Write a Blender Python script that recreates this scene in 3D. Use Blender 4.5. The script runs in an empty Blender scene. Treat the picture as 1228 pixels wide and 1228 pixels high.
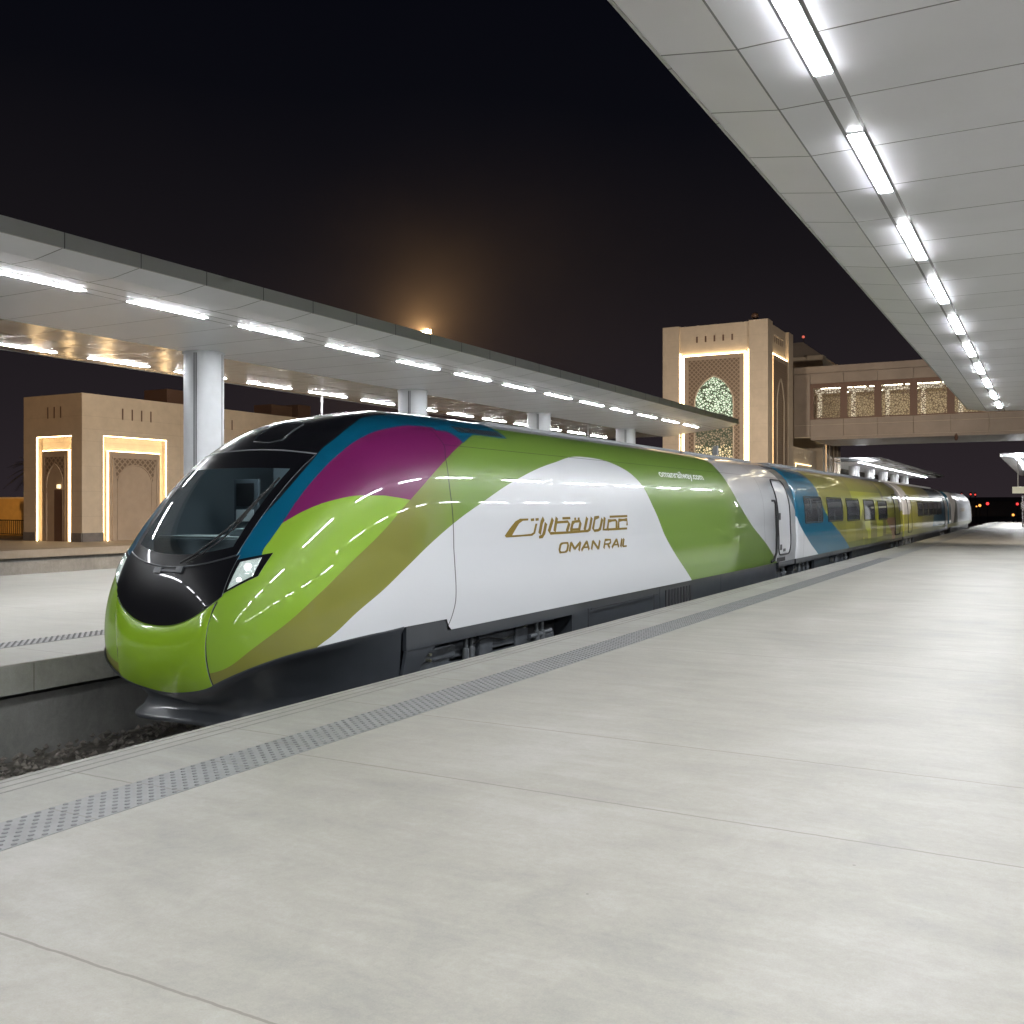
import bpy, bmesh, math, random
import numpy as np
from mathutils import Vector, Matrix
from mathutils.geometry import tessellate_polygon
random.seed(7)
R = math.radians
scene = bpy.context.scene
COL = scene.collection

# ------------------------------------------------------------------ helpers
def tag(o, label=None, cat=None, group=None, kind=None):
    if label: o['label'] = label
    if cat: o['category'] = cat
    if group: o['group'] = group
    if kind: o['kind'] = kind
    return o

def thing(name, label, cat, loc=(0, 0, 0), group=None):
    o = bpy.data.objects.new(name, None)
    o.empty_display_size = .3
    COL.objects.link(o)
    o.location = loc
    return tag(o, label, cat, group)

def worldloc(o):
    v = Vector((0, 0, 0))
    while o:
        v += o.location
        o = o.parent
    return v

def copy_tree(o, parent=None):
    c = o.copy()
    COL.objects.link(c)
    c.parent = parent
    for ch in list(o.children):
        copy_tree(ch, c)
    return c

class MB:
    """collects shapes, in world coordinates, for ONE mesh object"""
    def __init__(s):
        s.v = []; s.f = []; s.mi = []; s.sm = []
    def add(s, verts, faces, mi=0, smooth=False):
        b = len(s.v)
        s.v += [tuple(map(float, p)) for p in verts]
        for q in faces:
            s.f.append([b + i for i in q]); s.mi.append(mi); s.sm.append(smooth)
    def box(s, x0, x1, y0, y1, z0, z1, mi=0, bev=0.0):
        if bev > 0:
            bm = bmesh.new()
            bmesh.ops.create_cube(bm, size=1)
            bmesh.ops.scale(bm, vec=(x1 - x0, y1 - y0, z1 - z0), verts=bm.verts)
            bmesh.ops.translate(bm, vec=((x0 + x1) / 2, (y0 + y1) / 2, (z0 + z1) / 2), verts=bm.verts)
            bmesh.ops.bevel(bm, geom=bm.edges[:], offset=bev, segments=2, affect='EDGES', profile=.5)
            s.bm(bm, mi); return
        p = [(x0, y0, z0), (x1, y0, z0), (x1, y1, z0), (x0, y1, z0), (x0, y0, z1), (x1, y0, z1), (x1, y1, z1), (x0, y1, z1)]
        s.add(p, [(0, 3, 2, 1), (4, 5, 6, 7), (0, 1, 5, 4), (1, 2, 6, 5), (2, 3, 7, 6), (3, 0, 4, 7)], mi)
    def bm(s, bm, mi=0, smooth=False):
        bm.verts.index_update()
        s.add([v.co[:] for v in bm.verts], [[v.index for v in f.verts] for f in bm.faces], mi, smooth)
        bm.free()
    def tube(s, pts, r, n=8, mi=0, cap=True, smooth=True):
        pts = [Vector(p) for p in pts]
        rr = r if isinstance(r, (list, tuple)) else [r] * len(pts)
        rings = []
        up = None
        for i, p in enumerate(pts):
            t = (pts[min(i + 1, len(pts) - 1)] - pts[max(i - 1, 0)]).normalized()
            if up is None:
                up = Vector((0, 0, 1)) if abs(t.z) < .9 else Vector((1, 0, 0))
            a = t.cross(up).normalized(); b = a.cross(t).normalized(); up = b
            rings.append([p + (a * math.cos(2 * math.pi * k / n) + b * math.sin(2 * math.pi * k / n)) * rr[i] for k in range(n)])
        vs = [v for ring in rings for v in ring]
        fs = []
        for i in range(len(pts) - 1):
            for k in range(n):
                fs.append((i * n + k, i * n + (k + 1) % n, (i + 1) * n + (k + 1) % n, (i + 1) * n + k))
        s.add(vs, fs, mi, smooth)
        if cap:
            s.add(rings[0], [tuple(range(n))[::-1]], mi); s.add(rings[-1], [tuple(range(n))], mi)
    def cyl(s, x, y, z0, z1, r, n=24, mi=0, r1=None):
        s.tube([(x, y, z0), (x, y, z1)], [r, r if r1 is None else r1], n, mi)
    def prism(s, poly, y0, y1, mi=0):
        """poly in (x,z), extruded along y"""
        n = len(poly)
        vs = [(x, y0, z) for x, z in poly] + [(x, y1, z) for x, z in poly]
        fs = [tuple(range(n)), tuple(range(n, 2 * n))[::-1]] + [(i, n + i, n + (i + 1) % n, (i + 1) % n) for i in range(n)]
        s.add(vs, fs, mi)
    def grid(s, P, mi=0, smooth=True, mask=None):
        nr, nc = len(P), len(P[0])
        vs = [p for row in P for p in row]
        fs = []
        for i in range(nr - 1):
            for j in range(nc - 1):
                if mask is None or mask(i, j):
                    fs.append((i * nc + j, i * nc + j + 1, (i + 1) * nc + j + 1, (i + 1) * nc + j))
        s.add(vs, fs, mi, smooth)
    def build(s, name, mats, parent=None, recalc=True, loc=None, weld=0.0):
        o0 = worldloc(parent) if parent else Vector(loc or (0, 0, 0))
        me = bpy.data.meshes.new(name)
        me.from_pydata([(x - o0.x, y - o0.y, z - o0.z) for x, y, z in s.v], [], s.f)
        if not isinstance(mats, (list, tuple)): mats = [mats]
        for m in mats: me.materials.append(m)
        me.polygons.foreach_set('material_index', s.mi)
        me.polygons.foreach_set('use_smooth', s.sm)
        if recalc or weld:
            bm = bmesh.new(); bm.from_mesh(me)
            if weld: bmesh.ops.remove_doubles(bm, verts=bm.verts, dist=weld)
            loose = [v for v in bm.verts if not v.link_faces]
            if loose: bmesh.ops.delete(bm, geom=loose, context='VERTS')
            if recalc: bmesh.ops.recalc_face_normals(bm, faces=bm.faces)
            bm.to_mesh(me); bm.free()
        me.update()
        o = bpy.data.objects.new(name, me)
        COL.objects.link(o)
        if parent: o.parent = parent
        elif loc: o.location = loc
        return o

# ------------------------------------------------------------------ node helper
class NT:
    def __init__(s, nt):
        s.nt = nt
    def node(s, t, **kw):
        n = s.nt.nodes.new(t)
        for k, v in kw.items(): setattr(n, k, v)
        return n
    def link(s, a, b): s.nt.links.new(a, b)
    def setin(s, n, i, v):
        if v is None: return
        if isinstance(v, bpy.types.NodeSocket): s.link(v, n.inputs[i])
        else: n.inputs[i].default_value = v
    def m(s, op, a, b=None, c=None, clamp=False):
        n = s.node('ShaderNodeMath', operation=op); n.use_clamp = clamp
        s.setin(n, 0, a); s.setin(n, 1, b); s.setin(n, 2, c)
        return n.outputs[0]
    def gt(s, a, b): return s.m('GREATER_THAN', a, b)
    def lt(s, a, b): return s.m('LESS_THAN', a, b)
    def mul(s, *a):
        r = a[0]
        for b in a[1:]: r = s.m('MULTIPLY', r, b)
        return r
    def mix(s, f, a, b):
        n = s.node('ShaderNodeMix', data_type='RGBA')
        s.setin(n, 0, f); s.setin(n, 6, col(a)); s.setin(n, 7, col(b))
        return n.outputs[2]
    def xyz(s, vec):
        n = s.node('ShaderNodeSeparateXYZ'); s.link(vec, n.inputs[0])
        return n.outputs
    def fc(s, x, pts, y0, y1):
        """y = curve(x) through pts"""
        x0, x1 = pts[0][0], pts[-1][0]
        u = s.m('DIVIDE', s.m('SUBTRACT', x, x0), x1 - x0, clamp=True)
        n = s.node('ShaderNodeFloatCurve')
        c = n.mapping.curves[0]
        q = [((a - x0) / (x1 - x0), (b - y0) / (y1 - y0)) for a, b in pts]
        while len(c.points) < len(q): c.points.new(.5, .5)
        for p, (a, b) in zip(c.points, q):
            p.location = (a, b); p.handle_type = 'AUTO_CLAMPED'
        n.mapping.update()
        s.link(u, n.inputs['Value'])
        return s.m('ADD', s.m('MULTIPLY', n.outputs[0], y1 - y0), y0)
    def noise(s, vec, scale, detail=4, rough=.55, dist=0.0):
        n = s.node('ShaderNodeTexNoise'); n.inputs['Scale'].default_value = scale
        n.inputs['Detail'].default_value = detail; n.inputs['Roughness'].default_value = rough
        n.inputs['Distortion'].default_value = dist
        if vec: s.link(vec, n.inputs['Vector'])
        return n.outputs[0]
    def ramp(s, f, stops):
        n = s.node('ShaderNodeValToRGB')
        e = n.color_ramp.elements
        while len(e) < len(stops): e.new(.5)
        for el, (p, c) in zip(e, stops):
            el.position = p; el.color = col(c)
        s.link(f, n.inputs[0])
        return n.outputs[0]
    def bump(s, hgt, strength=.3, dist=.01):
        n = s.node('ShaderNodeBump'); n.inputs['Strength'].default_value = strength; n.inputs['Distance'].default_value = dist
        s.link(hgt, n.inputs['Height'])
        return n.outputs[0]
    def scalevec(s, vec, sc):
        n = s.node('ShaderNodeVectorMath', operation='MULTIPLY'); s.link(vec, n.inputs[0]); n.inputs[1].default_value = sc
        return n.outputs[0]

def col(c):
    if isinstance(c, bpy.types.NodeSocket): return c
    if isinstance(c, (int, float)): return (c, c, c, 1)
    return tuple(c) + (1,) if len(c) == 3 else tuple(c)

def newmat(name):
    m = bpy.data.materials.new(name); m.use_nodes = True
    nt = m.node_tree
    t = NT(nt)
    t.bsdf = nt.nodes['Principled BSDF']
    t.geo = t.node('ShaderNodeTexCoord').outputs['Object']
    t.pos = t.node('ShaderNodeNewGeometry').outputs['Position']
    t.mat = m
    return t

def pbr(name, c, rough=.5, metal=0., coat=0., var=0., vscale=3., bump=0., bscale=40., spec=.5, emit=None, estr=0.):
    t = newmat(name); b = t.bsdf
    b.inputs['Roughness'].default_value = rough; b.inputs['Metallic'].default_value = metal
    b.inputs['Coat Weight'].default_value = coat; b.inputs['Coat Roughness'].default_value = .03
    b.inputs['Specular IOR Level'].default_value = spec
    if var > 0:
        n = t.noise(t.pos, vscale, 5, .6)
        lo = tuple(max(0, x * (1 - var)) for x in c); hi = tuple(min(1, x * (1 + var)) for x in c)
        t.link(t.ramp(n, [(.3, lo), (.7, hi)]), b.inputs['Base Color'])
        t.link(t.m('ADD', t.m('MULTIPLY', n, .2), rough - .1), b.inputs['Roughness'])
    else:
        b.inputs['Base Color'].default_value = col(c)
    if bump > 0:
        t.link(t.bump(t.noise(t.pos, bscale, 4), bump), b.inputs['Normal'])
    if emit:
        b.inputs['Emission Color'].default_value = col(emit); b.inputs['Emission Strength'].default_value = estr
    return t.mat

def emission(name, c, s):
    t = newmat(name); b = t.bsdf
    b.inputs['Base Color'].default_value = (.8, .8, .8, 1)
    b.inputs['Emission Color'].default_value = col(c); b.inputs['Emission Strength'].default_value = s
    return t.mat

M = {}
# ------------------------------------------------------------------ constants measured from the place
XC = -7.75            # train axis
ZT = 2.93             # train roof crest above the platform
TRACK = -1.10         # ballast level
PE = -5.73            # edge of the platform
LE = -9.80            # edge of the opposite platform
YEND = 27.78          # end of the leading power car
ZC = 5.50             # canopy soffit

# ------------------------------------------------------------------ materials
def concrete(name, c, joints=(), y_only=None, dark=.82, scratch=True, rough=.62):
    t = newmat(name); b = t.bsdf
    p = t.pos
    big = t.noise(p, .55, 5, .6, .6)
    mid = t.noise(p, 2.6, 6, .65, 1.2)
    stv = t.scalevec(p, (.6, 3.2, 1))
    streak = t.noise(stv, 1.6, 6, .6, 1.0)
    fine = t.m('ADD', t.m('MULTIPLY', t.noise(p, 120, 2, .7), .45), t.m('MULTIPLY', t.noise(p, 26, 5, .75, .5), .55))
    f = t.m('ADD', t.m('ADD', t.m('MULTIPLY', big, .30), t.m('MULTIPLY', mid, .26)), t.m('ADD', t.m('MULTIPLY', streak, .16), t.m('MULTIPLY', fine, .28)))
    lo = tuple(x * dark for x in c); hi = tuple(min(1, x * (2 - dark) * .97) for x in c)
    warm = (c[0] * 1.0, c[1] * .985, c[2] * .93)
    cc = t.ramp(f, [(.36, lo), (.5, warm), (.63, hi)])
    # small dark specks
    vo = t.node('ShaderNodeTexVoronoi'); vo.inputs['Scale'].default_value = 1.9; vo.inputs['Randomness'].default_value = 1
    t.link(p, vo.inputs['Vector'])
    sp = t.lt(vo.outputs['Distance'], .016)
    cc = t.mix(t.m('MULTIPLY', sp, .6), cc, (.12, .11, .1))
    sc_ = t.m('MULTIPLY', t.m('SUBTRACT', t.noise(t.scalevec(p, (1.2, 1.9, 1)), .9, 7, .7, 1.5), .56, clamp=True), 3.2, clamp=True)
    cc = t.mix(t.m('MULTIPLY', sc_, .32), cc, tuple(q * .62 for q in c))
    x, y, z = t.xyz(p)
    wob = t.m('MULTIPLY', t.m('SUBTRACT', t.noise(t.scalevec(p, (9, .2, 1)), 1.0, 3), .5), .02)
    yy = t.m('ADD', y, wob)
    mask = None
    for j in joints:
        k = t.lt(t.m('ABSOLUTE', t.m('SUBTRACT', yy, j)), .007)
        mask = k if mask is None else t.m('MAXIMUM', mask, k)
    hgt = t.m('ADD', t.m('MULTIPLY', fine, .25), t.m('MULTIPLY', mid, .6))
    if mask is not None:
        cc = t.mix(t.m('MULTIPLY', mask, .72), cc, (.16, .145, .12))
        hgt = t.m('SUBTRACT', hgt, t.m('MULTIPLY', mask, 2.0))
    t.link(cc, b.inputs['Base Color'])
    t.link(t.m('ADD', t.m('MULTIPLY', mid, .35), rough - .17), b.inputs['Roughness'])
    t.link(t.bump(hgt, .22, .008), b.inputs['Normal'])
    return t.mat

JOINTS = [-.8, 2.46, 5.22, 6.69, 11.16, 12.66, 17.1, 18.6, 23.1, 24.6, 29.1, 35.1, 41.1]
M['platform'] = concrete('platform_concrete', (.318, .306, .284), JOINTS, dark=.70, rough=.54)
M['coping'] = concrete('coping_concrete', (.31, .303, .285), [1.45, 2.8, 4.18, 5.59, 6.84, 8.2, 9.55, 10.9, 12.3, 13.7, 15.1, 16.5, 18, 20, 22, 24], dark=.72)
M['platform2'] = concrete('pale_platform_concrete', (.335, .325, .303), [4.5, 7.5, 10.5, 13.5, 16.5, 20, 24, 28])
M['wall_concrete'] = concrete('wall_concrete', (.36, .36, .34), [2.2, 5.1, 6.95, 8.0, 11, 14, 17, 20], dark=.7)
M['dark_concrete'] = concrete('recess_concrete', (.30, .30, .30), [3.2, 6.2, 9.2], dark=.65)
M['groove'] = pbr('groove_line', (.25, .24, .225), .8)
M['tactile'] = pbr('tactile_paver', (.225, .225, .222), .5, var=.18, vscale=6, bump=.1)
M['stud'] = pbr('tactile_stud', (.15, .152, .153), .45, .1)
M['ballast'] = pbr('ballast_stone', (.24, .215, .19), .85, var=.5, vscale=9, bump=.5, bscale=60)
M['rail'] = pbr('rail_steel', (.35, .33, .31), .35, .9, var=.2)
M['ground'] = pbr('dark_ground', (.13, .11, .095), .9, var=.4, vscale=.3)
M['far_platform'] = concrete('service_paving', (.33, .29, .25), [], dark=.8)

# canopy panels
def panel_mat(name, base, rough, metal, x0s=(), joint=1.425, off=.0, wav=0.0, jd=.010):
    t = newmat(name); b = t.bsdf
    x, y, z = t.xyz(t.pos)
    fr = t.m('FRACT', t.m('DIVIDE', t.m('SUBTRACT', y, off), joint))
    d = t.m('MULTIPLY', t.m('MINIMUM', fr, t.m('SUBTRACT', 1.0, fr)), joint)
    mask = t.lt(d, jd)
    for xx in x0s:
        mask = t.m('MAXIMUM', mask, t.lt(t.m('ABSOLUTE', t.m('SUBTRACT', x, xx)), .018))
    idn = t.node('ShaderNodeTexWhiteNoise', noise_dimensions='1D')
    t.link(t.m('FLOOR', t.m('DIVIDE', t.m('SUBTRACT', y, off), joint)), idn.inputs['W'])
    tint = t.m('ADD', .95, t.m('MULTIPLY', idn.outputs['Value'], .1))
    big = t.noise(t.pos, .8, 3)
    tint = t.m('MULTIPLY', tint, t.m('ADD', .93, t.m('MULTIPLY', big, .14)))
    cm = t.node('ShaderNodeCombineColor')
    for i in range(3): t.link(t.m('MULTIPLY', tint, base[i]), cm.inputs[i])
    t.link(t.mix(t.m('MULTIPLY', mask, .85), cm.outputs[0], (.05, .05, .05)), b.inputs['Base Color'])
    b.inputs['Roughness'].default_value = rough
    b.inputs['Metallic'].default_value = metal
    hgt = t.m('SUBTRACT', 0.0, mask)
    if wav > 0:
        w = t.noise(t.scalevec(t.pos, (.9, 1.3, 1)), 1.0, 2, .4)
        # each panel is slightly dished
        hgt = t.m('ADD', t.m('MULTIPLY', hgt, .3), t.m('ADD', t.m('MULTIPLY', w, 12.0), t.m('MULTIPLY', t.m('MULTIPLY', fr, t.m('SUBTRACT', 1.0, fr)), 5.0)))
        t.link(t.bump(hgt, wav, .006), b.inputs['Normal'])
    else:
        t.link(t.bump(hgt, .3, .01), b.inputs['Normal'])
    return t.mat

M['lamp'] = emission('lamp_diffuser', (.94, .97, 1.0), 150)
M['lamp_trim'] = pbr('lamp_trim', (.75, .75, .75), .35, .2)
M['alu'] = pbr('brushed_aluminium', (.58, .59, .61), .45, .30, var=.06, vscale=2)
M['fascia'] = panel_mat('canopy_fascia', (.47, .47, .455), .5, .05, joint=1.425, off=9.79 - 1.425 * 20)
M['roofing'] = pbr('canopy_roofing', (.3, .3, .3), .6)
M['slit'] = pbr('dark_slit', (.05, .05, .055), .5)

# stone, metal and lights of the buildings
def stone(name, c, rough=.75, course=1.2):
    t = newmat(name); b = t.bsdf
    n = t.noise(t.pos, 2.2, 6, .65)
    n2 = t.noise(t.pos, .35, 4, .6)
    f = t.m('ADD', t.m('MULTIPLY', n, .5), t.m('MULTIPLY', n2, .5))
    cc = t.ramp(f, [(.3, tuple(x * .85 for x in c)), (.7, tuple(x * 1.12 for x in c))])
    x, y, z = t.xyz(t.pos)
    fr = t.m('FRACT', t.m('DIVIDE', z, course))
    cc = t.mix(t.m('MULTIPLY', t.lt(fr, .012 / course), .35), cc, tuple(x * .4 for x in c))
    t.link(cc, b.inputs['Base Color'])
    b.inputs['Roughness'].default_value = rough
    t.link(t.bump(t.noise(t.pos, 30, 4), .15), b.inputs['Normal'])
    return t.mat
M['stone'] = stone('sand_stone', (.56, .48, .385))
M['plinth'] = pbr('grey_plinth', (.16, .15, .15), .7, var=.2)
def lattice(name, c1, c2, sc=3.2, axes=(0, 1, 2), diag=True):
    """carved diagonal lattice relief"""
    t = newmat(name); b = t.bsdf
    o = t.xyz(t.pos)
    h_ = t.m('ADD', o[0], o[1])
    u = t.m('MULTIPLY', t.m('ADD', h_, o[2]), sc); v = t.m('MULTIPLY', t.m('SUBTRACT', h_, o[2]), sc)
    fu = t.m('ABSOLUTE', t.m('SUBTRACT', t.m('FRACT', u), .5)); fv = t.m('ABSOLUTE', t.m('SUBTRACT', t.m('FRACT', v), .5))
    bar = t.m('MAXIMUM', t.gt(fu, .34), t.gt(fv, .34))
    t.link(t.mix(bar, c2, c1), b.inputs['Base Color'])
    b.inputs['Roughness'].default_value = .7
    t.link(t.bump(bar, .8, .03), b.inputs['Normal'])
    return t.mat
M['lattice'] = lattice('carved_lattice', (.33, .255, .19), (.17, .125, .09))
M['niche'] = stone('niche_stone', (.40, .32, .25), course=30)
M['led'] = emission('warm_led', (1.0, .72, .38), 13)
M['led_pav'] = emission('pavilion_led', (1.0, .71, .36), 15)
def screen(name, bar, sc, thick):
    """pierced metal screen: real holes between the strands"""
    t = newmat(name); b = t.bsdf
    vo = t.node('ShaderNodeTexVoronoi', feature='DISTANCE_TO_EDGE'); vo.inputs['Scale'].default_value = sc
    t.link(t.pos, vo.inputs['Vector'])
    hole = t.gt(vo.outputs['Distance'], thick)
    b.inputs['Base Color'].default_value = col(bar); b.inputs['Roughness'].default_value = .6
    tr = t.node('ShaderNodeBsdfTransparent'); mx = t.node('ShaderNodeMixShader')
    t.link(hole, mx.inputs[0]); t.link(b.outputs[0], mx.inputs[1]); t.link(tr.outputs[0], mx.inputs[2])
    t.link(mx.outputs[0], t.nt.nodes['Material Output'].inputs['Surface'])
    return t.mat
M['screen_tower'] = screen('pierced_screen_tower', (.10, .13, .09), 6.0, .13)
M['screen_bridge'] = screen('pierced_screen_bridge', (.20, .15, .11), 6.5, .10)
M['glow_green'] = emission('lit_window_green', (.70, 1.0, .70), .72)
M['glow_gold'] = emission('lit_window_gold', (1.0, .72, .28), .55)
M['bridge_panel'] = pbr('bridge_panel', (.25, .21, .18), .5, .1, var=.12, vscale=.8)
M['bridge_dark'] = pbr('bridge_bronze', (.13, .075, .055), .5, .1)
M['bridge_in'] = pbr('corridor_wall', (.62, .55, .42), .8)
M['corr_light'] = emission('corridor_light', (1.0, .90, .66), 15)
M['roofgrey'] = pbr('roof_grey', (.30, .31, .32), .5)
M['black'] = pbr('black_rubber', (.012, .012, .013), .6)

# ------------------------------------------------------------------ train surface
def pchip(xs, ys):
    xs = np.array(xs, float); ys = np.array(ys, float); hh = np.diff(xs); dl = np.diff(ys) / hh
    m = np.zeros(len(xs)); m[0] = dl[0]; m[-1] = dl[-1]
    for i in range(1, len(xs) - 1):
        if dl[i - 1] * dl[i] > 0:
            w1 = 2 * hh[i] + hh[i - 1]; w2 = hh[i] + 2 * hh[i - 1]
            m[i] = (w1 + w2) / (w1 / dl[i - 1] + w2 / dl[i])
    def g(x):
        x = np.clip(np.asarray(x, float), xs[0], xs[-1]); i = np.clip(np.searchsorted(xs, x) - 1, 0, len(xs) - 2)
        t = (x - xs[i]) / hh[i]; t2 = t * t; t3 = t2 * t
        return (2 * t3 - 3 * t2 + 1) * ys[i] + (t3 - 2 * t2 + t) * hh[i] * m[i] + (-2 * t3 + 3 * t2) * ys[i + 1] + (t3 - t2) * hh[i] * m[i + 1]
    return g
def smooth(xs, ys, sig):
    g = pchip(xs, ys); X = np.linspace(xs[0], xs[-1], 400); Y = g(X); dx = X[1] - X[0]; n = 80
    Yp = np.concatenate([2 * Y[0] - Y[1:n + 1][::-1], Y, 2 * Y[-1] - Y[-n - 1:-1][::-1]])
    k = np.exp(-.5 * (np.arange(-n, n + 1) * dx / sig) ** 2); k /= k.sum(); Ys = np.convolve(Yp, k, 'valid')
    return lambda z: np.interp(z, X, Ys)
_yc = smooth([-0.35, -.2, 0.0, 0.2, 0.45, 0.75, 1.10, 1.5, 1.9, 2.3, 2.6, 2.8, 2.88, 2.93],
             [7.12, 6.98, 6.90, 6.855, 6.845, 6.885, 7.02, 7.32, 7.68, 8.13, 8.60, 9.05, 9.42, 10.2], .15)
_zl = [-0.2, 0.5, 1.1, 1.7, 2.3, 2.93]
_L = smooth(_zl, [2.5, 2.45, 2.5, 2.45, 2.35, 2.1], .2)
_p = smooth(_zl, [3.8, 3.5, 3.3, 3.2, 3.15, 3.1], .2)
_w = smooth([-0.35, 0.0, 0.25, 0.8, 1.2], [1.40, 1.46, 1.49, 1.52, 1.50], .12)
def W(z):
    z = np.asarray(z, float); u = np.clip((z - 1.2) / (ZT - 1.2), 0, 1)
    return np.where(z <= 1.2, _w(z), 1.50 * (1 - u ** 2.6) ** (1 / 2.6))
def S(a, z):
    w = np.maximum(W(z), 1e-4); q = _p(z); r = np.clip(np.abs(a) / w, 0, 1)
    return _yc(z) + _L(z) * (1 - (1 - r ** q) ** (1 / q))
def nrm(a, z):
    e = .004
    da = (S(a + e, z) - S(a - e, z)) / (2 * e); dz = (S(a, z + e) - S(a, z - e)) / (2 * e)
    n = np.stack([da, -np.ones_like(da), dz], -1)
    return n / np.linalg.norm(n, axis=-1, keepdims=True)
_za = pchip([0, .3, .5, .62, .8, 1.02, 1.27, 1.42, 1.49], [-.165, -.128, -.09, -.05, .035, .14, .255, .315, .352])
def zlow(y, a=9.):
    if y < 8.6: return float(_za(min(abs(a), 1.49)))
    return float(np.interp(y, [8.6, 8.98, 9.80, 9.84, 9.9], [.352, .37, .37, .30, .235]))
# (a,y,z) -> world; a is measured from the train axis towards the platform
def NP(a, z, off=0.0):
    a = np.asarray(a, float); z = np.asarray(z, float)
    n = nrm(a, z)
    return np.stack([XC + a + n[..., 0] * off, S(a, z) + n[..., 1] * off, z + n[..., 2] * off], -1)

# ------------------------------------------------------------------ livery paints
C_LIME = (.245, .415, .034); C_OLIVE = (.212, .212, .042); C_GREEN = (.165, .275, .045); C_MAG = (.165, .014, .095)
C_BLUE = (.003, .095, .175); C_BLACK = (.009, .009, .011); C_WHITE = (.70, .71, .735); C_GREY = (.42, .43, .44)
C_YEL = (.50, .51, .035)
def paint(t, colour, rough=.33, coat=.72):
    b = t.bsdf
    b.inputs['Specular IOR Level'].default_value = .25
    # the inside of the shell is lined in plain grey
    colour = t.mix(t.node('ShaderNodeNewGeometry').outputs['Backfacing'], colour, (.26, .29, .31))
    t.link(colour, b.inputs['Base Color'])
    b.inputs['Roughness'].default_value = rough
    b.inputs['Coat Weight'].default_value = coat; b.inputs['Coat Roughness'].default_value = .035
    n = t.noise(t.scalevec(t.pos, (1, .6, 1)), .9, 0, .3)
    t.link(t.bump(n, .10, .006), b.inputs['Coat Normal'])

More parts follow.
